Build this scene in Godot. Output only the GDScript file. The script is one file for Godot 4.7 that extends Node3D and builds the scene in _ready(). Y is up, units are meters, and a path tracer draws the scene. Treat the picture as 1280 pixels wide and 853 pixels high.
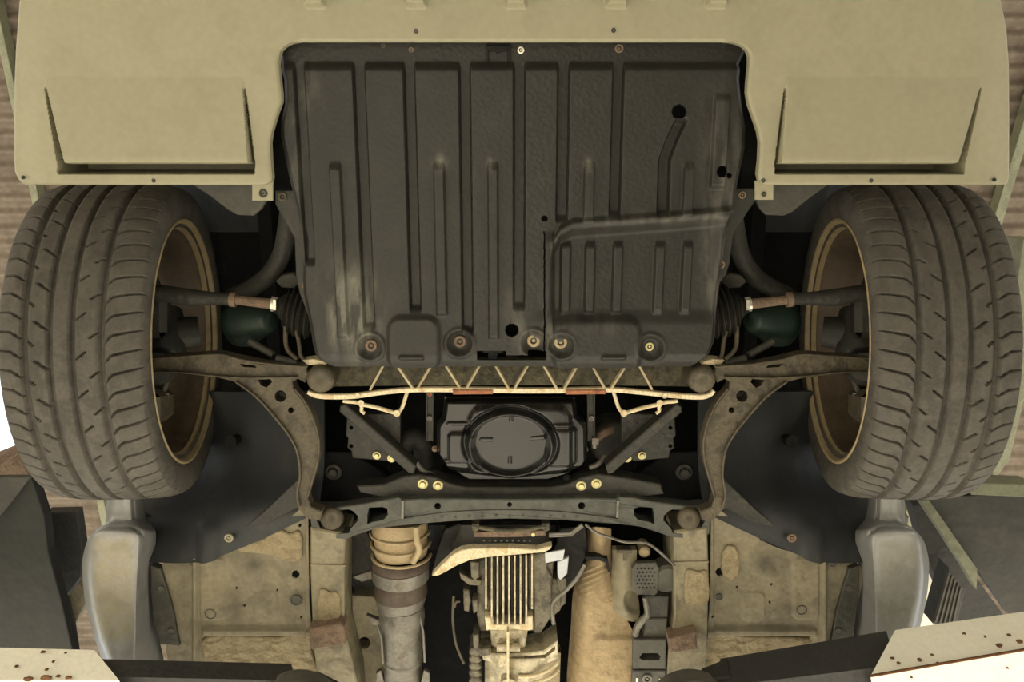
extends Node3D
# Underside of a car on a two-post lift, seen from the floor between the front wheels.
const F := 1050.0          # focal length in pixels of a 1280 x 853 frame
const ELEV := 76.0         # the camera looks up at this angle, towards the rear of the car
const CY := 0.6            # camera height above the floor
var se := sin(deg_to_rad(ELEV))
var ce := cos(deg_to_rad(ELEV))
var wp := {}
var M := {}
var NM := {}
var rng := RandomNumberGenerator.new()

# ---------------------------------------------------------------- helpers
func W(px: float, py: float, h: float) -> Vector3:      # the point at height h above the camera that lies on this sight line
	var a := (px - 640.0) / F
	var b := (426.5 - py) / F
	var d := h / (se + b * ce)
	return Vector3(a * d, CY + h, -d * ce + b * d * se)

func V(p) -> Vector3:
	return W(p[0], p[1], p[2])

class MB:
	var v := PackedVector3Array()
	var n := PackedVector3Array()
	var c := PackedColorArray()
	var i := PackedInt32Array()
	func tri(a: Vector3, b: Vector3, d: Vector3, nn: Vector3, col := Color.WHITE):
		var k := v.size()
		v.append(a); v.append(b); v.append(d)
		for q in 3:
			n.append(nn); c.append(col)
		if (d - a).cross(b - a).dot(nn) >= 0:
			i.append(k); i.append(k + 1); i.append(k + 2)
		else:
			i.append(k); i.append(k + 2); i.append(k + 1)
	func quad(a: Vector3, b: Vector3, d: Vector3, e: Vector3, out: Vector3, col := Color.WHITE):
		var nn := (d - a).cross(e - b).normalized()
		if nn.dot(out) < 0: nn = -nn
		tri(a, b, d, nn, col); tri(a, d, e, nn, col)
	# smooth grid of (nu+1) x (nv+1) points, u fastest; ref: direction that normals should agree with, or zero: away from rows' centres
	func grid(P: PackedVector3Array, nu: int, nv: int, ref: Vector3, wrap := false, C = null, cut = null):
		var k := v.size()
		var w := nu + 1
		var N := PackedVector3Array(); N.resize(P.size())
		var agree := 0.0
		for b in nv + 1:
			var mid := Vector3.ZERO
			if ref == Vector3.ZERO:
				for a in nu: mid += P[b * w + a]
				mid /= nu
			for a in w:
				var a0 := a - 1 if a > 0 else (nu - 1 if wrap else 0)
				var a1 := a + 1 if a < nu else (1 if wrap else nu)
				var du := P[b * w + a1] - P[b * w + a0]
				var dv := P[mini(b + 1, nv) * w + a] - P[maxi(b - 1, 0) * w + a]
				var x := du.cross(dv).normalized()
				N[b * w + a] = x
				agree += x.dot(ref if ref != Vector3.ZERO else (P[b * w + a] - mid).normalized())
		var f := -1.0 if agree < 0 else 1.0
		for q in P.size():
			v.append(P[q]); n.append(N[q] * f)
			c.append(C[q] if C != null else Color.WHITE)
		for b in nv:
			for a in nu:
				var q := k + b * w + a
				if cut != null and cut[b * nu + a]: continue
				if f > 0:
					i.append_array([q, q + w, q + 1, q + 1, q + w, q + w + 1])
				else:
					i.append_array([q, q + 1, q + w, q + 1, q + w + 1, q + w])
	func sheet(P: PackedVector3Array, nu: int, nv: int, t: float, C = null, cut = null, down := Vector3.DOWN):
		grid(P, nu, nv, down, false, C, cut)
		if t <= 0: return
		var up := -down * t
		var B := PackedVector3Array(); B.resize(P.size())
		for q in P.size(): B[q] = P[q] + up
		grid(B, nu, nv, -down, false, C, cut)
		var w := nu + 1
		var mid := P[(nv / 2) * w + nu / 2]
		var col := Color.WHITE
		for a in nu:
			for b in [0, nv]:
				var p := P[b * w + a]; var q := P[b * w + a + 1]
				if C != null: col = C[b * w + a]
				quad(p, q, q + up, p + up, p - mid, col)
		for b in nv:
			for a in [0, nu]:
				var p := P[b * w + a]; var q := P[(b + 1) * w + a]
				if C != null: col = C[b * w + a]
				quad(p, q, q + up, p + up, p - mid, col)
	func tube(path: Array, rad, sides := 12, caps := true, squash := 1.0):
		var m := path.size()
		var P := PackedVector3Array()
		var t0: Vector3 = (path[1] - path[0]).normalized()
		var x := t0.cross(Vector3.UP if absf(t0.y) < 0.9 else Vector3.RIGHT).normalized()
		for b in m:
			var t: Vector3 = (path[mini(b + 1, m - 1)] - path[maxi(b - 1, 0)]).normalized()
			x = (x - t * x.dot(t)).normalized()
			var y := t.cross(x)
			var r: float = rad[b] if rad is Array else rad
			for a in sides + 1:
				var g := TAU * a / sides
				P.append(path[b] + x * cos(g) * r + y * sin(g) * r * squash)
		grid(P, sides, m - 1, Vector3.ZERO, true)
		if caps:
			for e in [0, m - 1]:
				var o: Vector3 = (path[0] - path[1]) if e == 0 else (path[m - 1] - path[m - 2])
				for a in sides: tri(path[e], P[e * (sides + 1) + a], P[e * (sides + 1) + a + 1], o.normalized())
	# prof: [[r, along], ...] turned about axis ax from point o
	func lathe(o: Vector3, ax: Vector3, prof: Array, seg := 32, smooth := false, a0 := 0.0, a1 := TAU):
		ax = ax.normalized()
		var x := ax.cross(Vector3.FORWARD if absf(ax.z) < 0.9 else Vector3.RIGHT).normalized()
		var y := ax.cross(x)
		var full := a1 - a0 > TAU - 0.01
		var rows := []
		for p in prof:
			var R := PackedVector3Array()
			for a in seg + 1:
				var g: float = a0 + (a1 - a0) * a / seg
				R.append(o + ax * p[1] + (x * cos(g) + y * sin(g)) * p[0])
			rows.append(R)
		if smooth:
			var P := PackedVector3Array()
			for R in rows: P.append_array(R)
			grid(P, seg, prof.size() - 1, Vector3.ZERO, full)
		else:
			for b in prof.size() - 1:
				var P := PackedVector3Array(); P.append_array(rows[b]); P.append_array(rows[b + 1])
				var dr: float = prof[b + 1][0] - prof[b][0]
				var da: float = prof[b + 1][1] - prof[b][1]
				if absf(dr) + absf(da) < 1e-7: continue
				# outward: profile runs so that the outside lies to its left
				var g: float = (a0 + a1) * 0.5
				var k := v.size()
				for a in seg + 1:
					var gg: float = a0 + (a1 - a0) * a / seg
					var rad := x * cos(gg) + y * sin(gg)
					var nn := (rad * da - ax * dr).normalized()
					v.append(rows[b][a]); v.append(rows[b + 1][a]); n.append(nn); n.append(nn); c.append(Color.WHITE); c.append(Color.WHITE)
				for a in seg:
					var q := k + a * 2
					var face := (v[q + 3] - v[q]).cross(v[q + 1] - v[q])
					if face.length_squared() < 1e-16: face = (v[q + 2] - v[q]).cross(v[q + 3] - v[q])
					if (v[q + 1] - v[q]).cross(v[q + 2] - v[q]).dot(n[q]) <= 0 and (v[q + 3] - v[q + 1]).cross(v[q + 2] - v[q + 1]).dot(n[q]) <= 0:
						i.append_array([q, q + 1, q + 2, q + 1, q + 3, q + 2])
					else:
						i.append_array([q, q + 2, q + 1, q + 1, q + 2, q + 3])
	func box(o: Vector3, s: Vector3, b := Basis.IDENTITY, bev := 0.0):
		var h := s * 0.5
		if bev <= 0: bev = minf(h.x, minf(h.y, h.z)) * 0.12
		for ax in 3:
			for sg in [-1.0, 1.0]:
				var e := [Vector3.ZERO, Vector3.ZERO, Vector3.ZERO, Vector3.ZERO]
				var u := (ax + 1) % 3
				var w := (ax + 2) % 3
				var k := 0
				for q in [[-1, -1], [1, -1], [1, 1], [-1, 1]]:
					var p := Vector3.ZERO
					p[ax] = sg * h[ax]; p[u] = q[0] * (h[u] - bev); p[w] = q[1] * (h[w] - bev)
					e[k] = o + b * p; k += 1
				var d := Vector3.ZERO; d[ax] = sg
				quad(e[0], e[1], e[2], e[3], b * d)
				for sg2 in [-1.0, 1.0]:        # bevels between face ax and face u
					var p1 := Vector3.ZERO; var p2 := Vector3.ZERO; var p3 := Vector3.ZERO; var p4 := Vector3.ZERO
					p1[ax] = sg * h[ax]; p1[u] = sg2 * (h[u] - bev); p1[w] = h[w] - bev
					p2 = p1; p2[w] = -p1[w]
					p3[ax] = sg * (h[ax] - bev); p3[u] = sg2 * h[u]; p3[w] = p2[w]
					p4 = p3; p4[w] = p1[w]
					var d2 := d; d2[u] = sg2
					quad(o + b * p1, o + b * p2, o + b * p3, o + b * p4, b * d2)
	func hexa(q: Array):                       # 4 lower corners in ring order, then the 4 above them
		var m := Vector3.ZERO
		for p in q: m += p / 8.0
		for f in [[0, 1, 2, 3], [4, 5, 6, 7], [0, 1, 5, 4], [1, 2, 6, 5], [2, 3, 7, 6], [3, 0, 4, 7]]:
			quad(q[f[0]], q[f[1]], q[f[2]], q[f[3]], (q[f[0]] + q[f[1]] + q[f[2]] + q[f[3]]) / 4.0 - m)

func lerp_tab(tab: Array, x: float) -> float:            # [[x, y], ...] with x rising
	if x <= tab[0][0]: return tab[0][1]
	for k in tab.size() - 1:
		if x <= tab[k + 1][0]:
			return lerpf(tab[k][1], tab[k + 1][1], (x - tab[k][0]) / (tab[k + 1][0] - tab[k][0]))
	return tab[-1][1]

func cat(pts: Array, per := 6, closed := false) -> Array:   # Catmull-Rom through points (arrays of numbers or vectors)
	var out := []
	var m := pts.size()
	var last := m if closed else m - 1
	for k in last:
		var p0 = pts[(k - 1 + m) % m] if closed else pts[maxi(k - 1, 0)]
		var p1 = pts[k]
		var p2 = pts[(k + 1) % m]
		var p3 = pts[(k + 2) % m] if closed else pts[mini(k + 2, m - 1)]
		for s in per:
			var t := float(s) / per
			if p1 is Array:
				var r := []
				for q in p1.size(): r.append(cubic_interpolate(p1[q], p2[q], p0[q], p3[q], t))
				out.append(r)
			else:
				out.append(p1.cubic_interpolate(p2, p0, p3, t))
	if not closed: out.append(pts[-1])
	return out

func hval(h, x: float, y: float) -> float:
	return h.call(x, y) if h is Callable else float(h)

func inset(poly: Array, d: float) -> Array:              # moves the outline inwards (positive) by d pixels
	var m := poly.size()
	var area := 0.0
	for k in m:
		var a = poly[k]; var b = poly[(k + 1) % m]
		area += a[0] * b[1] - b[0] * a[1]
	var sg := 1.0 if area > 0 else -1.0
	var out := []
	for k in m:
		var p := Vector2(poly[k][0], poly[k][1])
		var a := Vector2(poly[(k - 1 + m) % m][0], poly[(k - 1 + m) % m][1])
		var b := Vector2(poly[(k + 1) % m][0], poly[(k + 1) % m][1])
		var e1 := (p - a).normalized(); var e2 := (b - p).normalized()
		var n1 := Vector2(-e1.y, e1.x) * sg; var n2 := Vector2(-e2.y, e2.x) * sg
		var mi := (n1 + n2)
		if mi.length() < 0.2: mi = n1
		mi = mi.normalized() / maxf(0.5, mi.normalized().dot(n1))
		out.append([p.x + mi.x * d, p.y + mi.y * d])
	return out

func circle(x: float, y: float, r: float, n := 14, ry := -1.0) -> Array:
	var out := []
	if ry < 0: ry = r
	for k in n: out.append([x + r * cos(TAU * k / n), y + ry * sin(TAU * k / n)])
	return out

func with_holes(poly: Array, holes: Array) -> Array:     # one outline with slits to the holes
	var ring := []
	for p in poly: ring.append(Vector2(p[0], p[1]))
	var ar := 0.0
	for k in ring.size(): ar += ring[k].cross(ring[(k + 1) % ring.size()])
	if ar < 0: ring.reverse()
	for hole in holes:
		var hr := []
		for p in hole: hr.append(Vector2(p[0], p[1]))
		var ha := 0.0
		for k in hr.size(): ha += hr[k].cross(hr[(k + 1) % hr.size()])
		if ha > 0: hr.reverse()
		var best := 1e9; var bi := 0; var bj := 0
		for i in ring.size():
			for j in hr.size():
				var d: float = ring[i].distance_to(hr[j])
				if d < best: best = d; bi = i; bj = j
		var nr := []
		for i in bi + 1: nr.append(ring[i])
		var sl: Vector2 = (hr[bj] - ring[bi]).normalized().orthogonal() * 0.03
		for j in hr.size() + 1:
			var q: Vector2 = hr[(bj + j) % hr.size()]
			nr.append(q if j < hr.size() else q + sl)
		nr.append(ring[bi] + sl)
		for i in range(bi + 1, ring.size()): nr.append(ring[i])
		ring = nr
	return ring

# a plate whose lower face has this outline (pixels) at height h, t metres thick upwards
func plate(mb: MB, poly: Array, h, t: float, bev := 1.2, holes := [], col := Color.WHITE):
	var bz := bev / F * 1.5
	var inn := inset(poly, bev)
	var ring := with_holes(inn, holes)
	var pv := PackedVector2Array(ring)
	var tr := Geometry2D.triangulate_polygon(pv)
	if tr.is_empty():
		if not holes.is_empty(): print("holes failed ", poly[0])
		pv = PackedVector2Array(with_holes(inn, []))
		tr = Geometry2D.triangulate_polygon(pv)
		if tr.is_empty(): print("plate failed ", poly[0])
	for k in range(0, tr.size(), 3):
		var a := pv[tr[k]]; var b := pv[tr[k + 1]]; var d := pv[tr[k + 2]]
		var A := W(a.x, a.y, hval(h, a.x, a.y)); var B := W(b.x, b.y, hval(h, b.x, b.y)); var D := W(d.x, d.y, hval(h, d.x, d.y))
		var nn := (B - A).cross(D - A).normalized()
		if nn.y > 0: nn = -nn
		mb.tri(A, B, D, nn, col)
		var up := Vector3(0, t, 0)
		mb.tri(A + up, B + up, D + up, -nn, col)
	var c2 := Vector2.ZERO
	for p in poly: c2 += Vector2(p[0], p[1]) / poly.size()
	var ar := 0.0
	for k in poly.size(): ar += poly[k][0] * poly[(k + 1) % poly.size()][1] - poly[(k + 1) % poly.size()][0] * poly[k][1]
	for k in poly.size():
		var k2 := (k + 1) % poly.size()
		var a := W(inn[k][0], inn[k][1], hval(h, inn[k][0], inn[k][1])); var b := W(inn[k2][0], inn[k2][1], hval(h, inn[k2][0], inn[k2][1]))
		var hA := hval(h, poly[k][0], poly[k][1]); var hB := hval(h, poly[k2][0], poly[k2][1])
		var A := W(poly[k][0], poly[k][1], hA) + Vector3(0, bz, 0); var B := W(poly[k2][0], poly[k2][1], hB) + Vector3(0, bz, 0)
		var e := B - A
		var out := Vector3(e.z, 0, -e.x) * (-1.0 if ar > 0 else 1.0)
		if ar == 0: out = A - W(c2.x, c2.y, hA)
		mb.quad(a, b, B, A, out + Vector3(0, -1, 0) * out.length(), col)
		mb.quad(A, B, B + Vector3(0, maxf(t - bz, 0.0005), 0), A + Vector3(0, maxf(t - bz, 0.0005), 0), out, col)
	for hole in holes:
		for k in hole.size():
			var p = hole[k]; var q = hole[(k + 1) % hole.size()]
			var A := W(p[0], p[1], hval(h, p[0], p[1])); var B := W(q[0], q[1], hval(h, q[0], q[1]))
			var m := Vector2.ZERO
			for z in hole: m += Vector2(z[0], z[1]) / hole.size()
			mb.quad(A, B, B + Vector3(0, t, 0), A + Vector3(0, t, 0), W(m.x, m.y, hval(h, m.x, m.y)) - A, col)

# outline of a band along a centre line [[x, y, width], ...]
func band(pts: Array, per := 6) -> Array:
	var c := cat(pts, per)
	var l := []; var r := []
	for k in c.size():
		var a = c[maxi(k - 1, 0)]; var b = c[mini(k + 1, c.size() - 1)]
		var d: Vector2 = Vector2(b[0] - a[0], b[1] - a[1]).normalized().orthogonal() * (c[k][2] * 0.5)
		l.append([c[k][0] + d.x, c[k][1] + d.y]); r.append([c[k][0] - d.x, c[k][1] - d.y])
	r.reverse()
	return l + r

# smooth skin through a net of rows of [px, py, h]
func net(mb: MB, rows: Array, nu: int, nv: int, t: float, disp = null, colf = null, cutf = null):
	var m := rows.size(); var w: int = rows[0].size()
	var P := PackedVector3Array(); var C := PackedColorArray(); var cut := PackedByteArray()
	for b in nv + 1:
		var fv := float(b) / nv * (m - 1)
		var k := mini(int(fv), m - 2); var tv := fv - k
		var row := []
		for a in w:
			var r := []
			for q in 3: r.append(cubic_interpolate(rows[k][a][q], rows[k + 1][a][q], rows[maxi(k - 1, 0)][a][q], rows[mini(k + 2, m - 1)][a][q], tv))
			row.append(r)
		for a in nu + 1:
			var fu := float(a) / nu * (w - 1)
			var j := mini(int(fu), w - 2); var tu := fu - j
			var p := []
			for q in 3: p.append(cubic_interpolate(row[j][q], row[j + 1][q], row[maxi(j - 1, 0)][q], row[mini(j + 2, w - 1)][q], tu))
			var pt := W(p[0], p[1], p[2])
			if disp != null: pt.y -= disp.call(p[0], p[1])
			P.append(pt)
			C.append(colf.call(p[0], p[1]) if colf != null else Color.WHITE)
			if a < nu and b < nv: cut.append(1 if cutf != null and cutf.call(p[0], p[1]) else 0)
	mb.sheet(P, nu, nv, t, C, cut if cutf != null else null)

func put(mb: MB, called: String, m, parent: Node, label := "") -> MeshInstance3D:
	var lo := Vector3.INF; var hi := -Vector3.INF
	for p in mb.v: lo = lo.min(p); hi = hi.max(p)
	var c := Vector3((lo.x + hi.x) / 2, lo.y, (lo.z + hi.z) / 2)
	for k in mb.v.size(): mb.v[k] -= c
	var arr := []; arr.resize(Mesh.ARRAY_MAX)
	arr[Mesh.ARRAY_VERTEX] = mb.v; arr[Mesh.ARRAY_NORMAL] = mb.n; arr[Mesh.ARRAY_COLOR] = mb.c; arr[Mesh.ARRAY_INDEX] = mb.i
	var me := ArrayMesh.new(); me.add_surface_from_arrays(Mesh.PRIMITIVE_TRIANGLES, arr)
	return put_mesh(me, c, called, m, parent, label)

func put_mesh(me: Mesh, c: Vector3, called: String, m, parent: Node, label := "") -> MeshInstance3D:
	var o := MeshInstance3D.new(); o.mesh = me
	o.material_override = M[m] if m is String else m
	o.name = numbered(called, parent); parent.add_child(o, true)
	o.position = c - wp.get(parent, Vector3.ZERO)
	wp[o] = c
	if label != "": o.set_meta("label", label)
	return o

func numbered(called: String, parent: Node) -> String:
	var n := called; var k := 1
	while parent.has_node(NodePath(n)):
		n = "%s_%03d" % [called, k]; k += 1
	return n

func thing(called: String, label: String, category: String, at: Vector3, group := "") -> Node3D:
	var o := Node3D.new(); o.name = numbered(called, self); add_child(o)
	o.position = at; wp[o] = at
	o.set_meta("label", label); o.set_meta("category", category)
	if group != "": o.set_meta("group", group)
	return o

var bolt_mesh := {}
func bolt(parent: Node, called: String, px: float, py: float, h: float, r: float, m, label := "", kind := "hex", up := Vector3.UP):
	if not bolt_mesh.has(kind):
		var mb := MB.new()
		if kind == "hex":
			mb.lathe(Vector3.ZERO, Vector3.DOWN, [[1.0, -0.3], [1.0, 0.1], [0.9, 0.2], [0.62, 0.24]], 24)
			mb.lathe(Vector3.ZERO, Vector3.DOWN, [[0.62, 0.1], [0.62, 0.62], [0.52, 0.72], [0.0, 0.72]], 6)
		elif kind == "socket":
			mb.lathe(Vector3.ZERO, Vector3.DOWN, [[1.0, -0.3], [1.0, 0.12], [0.88, 0.2], [0.6, 0.2], [0.52, 0.1], [0.52, -0.25], [0.0, -0.25]], 24)
			mb.lathe(Vector3.ZERO, Vector3.DOWN, [[0.3, -0.25], [0.3, 0.05], [0.24, 0.1], [0.0, 0.1]], 6)
		else:                                   # plug: a shallow dished cap
			mb.lathe(Vector3.ZERO, Vector3.DOWN, [[1.0, -0.2], [1.0, 0.06], [0.86, 0.12], [0.74, -0.05], [0.0, -0.09]], 20)
		var arr := []; arr.resize(Mesh.ARRAY_MAX)
		arr[Mesh.ARRAY_VERTEX] = mb.v; arr[Mesh.ARRAY_NORMAL] = mb.n; arr[Mesh.ARRAY_COLOR] = mb.c; arr[Mesh.ARRAY_INDEX] = mb.i
		var me := ArrayMesh.new(); me.add_surface_from_arrays(Mesh.PRIMITIVE_TRIANGLES, arr)
		bolt_mesh[kind] = me
	var p := W(px, py, h)
	var o := put_mesh(bolt_mesh[kind], p, called, m, parent, label)
	var s := r / F * h * 1.03
	o.scale = Vector3(s, s, s)
	return o

# ---------------------------------------------------------------- materials
func noise_img(fr: float, sd: int, oct := 4, size := 192) -> Image:
	var n := FastNoiseLite.new(); n.seed = sd; n.frequency = fr; n.fractal_octaves = oct; n.noise_type = FastNoiseLite.TYPE_SIMPLEX_SMOOTH
	return n.get_seamless_image(size, size)

var n_fine: Image
var n_mid: Image
var n_big: Image
func make_noise():
	n_fine = noise_img(0.16, 3, 3); n_mid = noise_img(0.05, 11, 4); n_big = noise_img(0.018, 23, 5)
	for k in [["fine", n_fine, 2.0], ["lump", n_mid, 5.0], ["mud", n_big, 9.0]]:
		var im: Image = k[1].duplicate()
		im.convert(Image.FORMAT_RGBA8)
		im.bump_map_to_normal_map(k[2])
		im.generate_mipmaps()
		NM[k[0]] = ImageTexture.create_from_image(im)

# base and second colour are mixed by a coarse noise, a fine one gives the grain
func mat(key: String, a: Color, b: Color, share: float, rough: float, metal := 0.0, bump := "fine", bs := 0.3, scale := 2.5, grain := 0.12, clear := 0.0):
	var im := Image.create(192, 192, false, Image.FORMAT_RGB8)
	for y in 192:
		for x in 192:
			var g := n_fine.get_pixel(x, y).r - 0.5
			var m := n_mid.get_pixel(x, y).r * 0.4 + n_big.get_pixel(x, y).r * 0.6
			var t := smoothstep(1.0 - share - 0.16, 1.0 - share + 0.16, m)
			var c := a.lerp(b, t)
			var k := 1.0 + g * 2.0 * grain
			im.set_pixel(x, y, Color(c.r * k, c.g * k, c.b * k))
	im.generate_mipmaps()
	var s := StandardMaterial3D.new()
	s.albedo_texture = ImageTexture.create_from_image(im)
	s.roughness = rough; s.metallic = metal
	s.uv1_triplanar = true; s.uv1_world_triplanar = true
	s.uv1_scale = Vector3.ONE * scale
	s.normal_enabled = true; s.normal_texture = NM[bump]; s.normal_scale = bs
	s.vertex_color_use_as_albedo = true
	if clear > 0:
		s.clearcoat_enabled = true; s.clearcoat = clear; s.clearcoat_roughness = 0.12
	M[key] = s

func C8(r: int, g: int, b: int) -> Color:
	return Color(r / 255.0, g / 255.0, b / 255.0)

func materials():
	make_noise()
	mat("champagne", C8(150, 145, 121), C8(146, 141, 117), 0.4, 0.5, 0.0, "fine", 0.06, 2.0, 0.03)
	mat("tray", C8(50, 49, 44), C8(58, 56, 50), 0.35, 0.5, 0.0, "fine", 0.25, 3.0, 0.10)
	mat("rubber", C8(92, 88, 82), C8(78, 75, 70), 0.5, 0.72, 0.0, "fine", 0.25, 4.0, 0.10)
	mat("boot", C8(38, 37, 33), C8(60, 57, 48), 0.3, 0.5, 0.0, "fine", 0.2, 4.0, 0.12)
	mat("bronze", C8(166, 148, 114), C8(140, 122, 90), 0.35, 0.45, 0.0, "lump", 0.15, 4.0, 0.1)
	mat("barrel", C8(92, 78, 62), C8(76, 63, 50), 0.45, 0.6, 0.0, "lump", 0.15, 3.0, 0.12)
	mat("iron", C8(86, 78, 62), C8(64, 58, 47), 0.4, 0.6, 0.1, "lump", 0.35, 4.0, 0.15)
	mat("darkiron", C8(50, 49, 44), C8(66, 62, 52), 0.3, 0.6, 0.1, "lump", 0.35, 4.0, 0.15)
	mat("black", C8(34, 34, 33), C8(46, 45, 42), 0.35, 0.5, 0.0, "lump", 0.2, 3.0, 0.12)
	mat("gloss", C8(28, 28, 27), C8(32, 32, 30), 0.3, 0.25, 0.0, "fine", 0.04, 3.0, 0.06, 0.35)
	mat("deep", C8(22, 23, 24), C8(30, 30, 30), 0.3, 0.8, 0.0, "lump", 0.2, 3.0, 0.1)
	mat("frame", C8(74, 75, 68), C8(60, 61, 55), 0.4, 0.5, 0.0, "lump", 0.2, 3.0, 0.1)
	mat("cast", C8(218, 204, 170), C8(196, 172, 128), 0.35, 0.55, 0.0, "lump", 0.5, 6.0, 0.12)
	mat("castdark", C8(92, 86, 66), C8(60, 57, 46), 0.5, 0.7, 0.0, "lump", 0.5, 5.0, 0.15)
	mat("rust", C8(160, 104, 72), C8(130, 80, 56), 0.4, 0.75, 0.0, "lump", 0.5, 6.0, 0.18)
	mat("brown", C8(124, 104, 86), C8(104, 86, 72), 0.4, 0.8, 0.0, "lump", 0.5, 6.0, 0.15)
	mat("floorpan", C8(136, 128, 104), C8(110, 103, 85), 0.42, 0.6, 0.0, "lump", 0.3, 2.5, 0.08)
	mat("mud", C8(150, 137, 108), C8(138, 125, 98), 0.45, 0.85, 0.0, "mud", 1.0, 7.0, 0.08)
	mat("liner", C8(46, 48, 50), C8(60, 60, 57), 0.35, 0.55, 0.0, "lump", 0.15, 2.5, 0.1)
	mat("flap", C8(62, 61, 54), C8(78, 75, 64), 0.4, 0.6, 0.0, "lump", 0.2, 3.0, 0.1)
	mat("silver", C8(150, 150, 148), C8(138, 138, 134), 0.4, 0.36, 0.15, "fine", 0.05, 3.0, 0.04)
	mat("sill", C8(112, 107, 92), C8(134, 124, 98), 0.45, 0.45, 0.0, "lump", 0.15, 3.0, 0.06)
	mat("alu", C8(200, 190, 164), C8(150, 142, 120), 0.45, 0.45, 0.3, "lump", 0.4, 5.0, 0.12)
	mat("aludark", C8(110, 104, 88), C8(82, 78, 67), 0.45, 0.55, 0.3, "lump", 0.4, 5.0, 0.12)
	mat("steel", C8(116, 113, 105), C8(96, 90, 80), 0.4, 0.4, 0.4, "lump", 0.2, 4.0, 0.12)
	mat("zinc", C8(214, 204, 150), C8(190, 178, 128), 0.4, 0.35, 0.4, "fine", 0.1, 8.0, 0.08)
	mat("chrome", C8(220, 216, 200), C8(200, 196, 180), 0.3, 0.25, 0.6, "fine", 0.1, 8.0, 0.05)
	mat("green", C8(30, 48, 38), C8(26, 38, 32), 0.4, 0.5, 0.0, "fine", 0.2, 4.0, 0.12)
	mat("plastic", C8(86, 84, 76), C8(72, 71, 66), 0.4, 0.6, 0.0, "fine", 0.2, 3.0, 0.08)
	mat("cream", C8(255, 252, 236), C8(250, 243, 222), 0.25, 0.45, 0.0, "lump", 0.15, 3.0, 0.02)
	mat("flake", C8(112, 74, 44), C8(84, 56, 36), 0.4, 0.9, 0.0, "mud", 0.6, 9.0, 0.15)
	mat("arm", C8(48, 48, 47), C8(58, 57, 54), 0.3, 0.6, 0.0, "lump", 0.2, 3.0, 0.1)
	mat("column", C8(60, 60, 56), C8(70, 69, 62), 0.4, 0.6, 0.0, "lump", 0.15, 2.0, 0.08)
	mat("palegreen", C8(132, 134, 112), C8(116, 118, 98), 0.4, 0.6, 0.0, "lump", 0.2, 2.0, 0.08)
	mat("roof", C8(122, 110, 98), C8(104, 93, 82), 0.45, 0.7, 0.0, "lump", 0.2, 1.0, 0.1)
	mat("concrete", C8(180, 177, 168), C8(164, 161, 152), 0.45, 0.85, 0.0, "mud", 0.3, 0.7, 0.08)
	mat("label", C8(196, 200, 206), C8(186, 190, 196), 0.3, 0.5, 0.0, "fine", 0.05, 3.0, 0.03)
	mat("tanrust", C8(168, 150, 118), C8(170, 122, 78), 0.25, 0.7, 0.0, "lump", 0.4, 7.0, 0.12)
	mat("carriage", C8(36, 37, 33), C8(42, 43, 38), 0.4, 0.6, 0.0, "lump", 0.1, 2.0, 0.06)
	mat("scuffed_tray", C8(100, 99, 92), C8(108, 106, 98), 0.35, 0.55, 0.0, "fine", 0.2, 3.0, 0.08)
	mat("floor_dirt", C8(166, 156, 130), C8(146, 137, 114), 0.42, 0.6, 0.0, "lump", 0.3, 2.5, 0.07)
	mat("tan", C8(168, 148, 114), C8(146, 128, 98), 0.4, 0.8, 0.0, "mud", 0.6, 6.0, 0.08)
	mat("redsteel", C8(82, 70, 62), C8(96, 86, 76), 0.4, 0.5, 0.3, "lump", 0.2, 4.0, 0.12)
	for k in ["deep", "black", "boot", "rubber"]: M[k].metallic_specular = 0.25
	for k in ["scuffed_tray", "tray"]: M[k].metallic_specular = 0.4; M[k].roughness = 0.42
	mat("wall", C8(150, 142, 124), C8(136, 128, 112), 0.4, 0.8, 0.0, "mud", 0.2, 0.7, 0.06)

# ---------------------------------------------------------------- the scene
var car: Node3D
const HF := 1.60        # floor pan
const HS := 1.505       # engine tray
const HB := 1.46        # bumper plate

func _ready():
	rng.seed = 7
	var cam := Camera3D.new(); cam.name = "camera"; add_child(cam)
	cam.position = Vector3(0, CY, 0); cam.rotation_degrees = Vector3(ELEV, 0, 0)
	cam.fov = rad_to_deg(2.0 * atan(426.5 / F)); cam.near = 0.05; cam.current = true
	var we := WorldEnvironment.new(); we.name = "daylight"; add_child(we)
	var en := Environment.new(); we.environment = en
	en.background_mode = Environment.BG_SKY
	var sky := Sky.new(); var pm := ProceduralSkyMaterial.new(); sky.sky_material = pm; en.sky = sky
	pm.sky_top_color = Color(0.80, 0.83, 0.86); pm.sky_horizon_color = Color(0.95, 0.94, 0.90); pm.sky_curve = 0.2
	pm.ground_horizon_color = Color(0.7, 0.68, 0.6); pm.ground_bottom_color = Color(0.45, 0.43, 0.38)
	pm.sky_energy_multiplier = 1.6
	en.tonemap_mode = Environment.TONE_MAPPER_LINEAR
	en.tonemap_exposure = 1.0
	en.sdfgi_enabled = true; en.ssao_enabled = true; en.ssil_enabled = true
	var sun := DirectionalLight3D.new(); sun.name = "sun"; add_child(sun)
	sun.rotation_degrees = Vector3(-42, 200, 0); sun.light_energy = 7.0; sun.light_color = Color(1.0, 0.96, 0.88)
	sun.light_angular_distance = 0.6; sun.shadow_enabled = true
	materials()
	setting()
	car = thing("car", "champagne coloured car raised on the lift, seen from underneath with both front wheels hanging", "car", Vector3(0, CY + HB, -0.4))
	bumper(); tray(); body(); subframe(); engine(); floors(); drivetrain()
	for s in [-1, 1]: corner(s)
	lift()

func struct(mb: MB, called: String, m, label := "", parent: Node = self) -> MeshInstance3D:
	var o := put(mb, called, m, parent, label)
	if parent == self: o.set_meta("kind", "structure")
	return o

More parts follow.
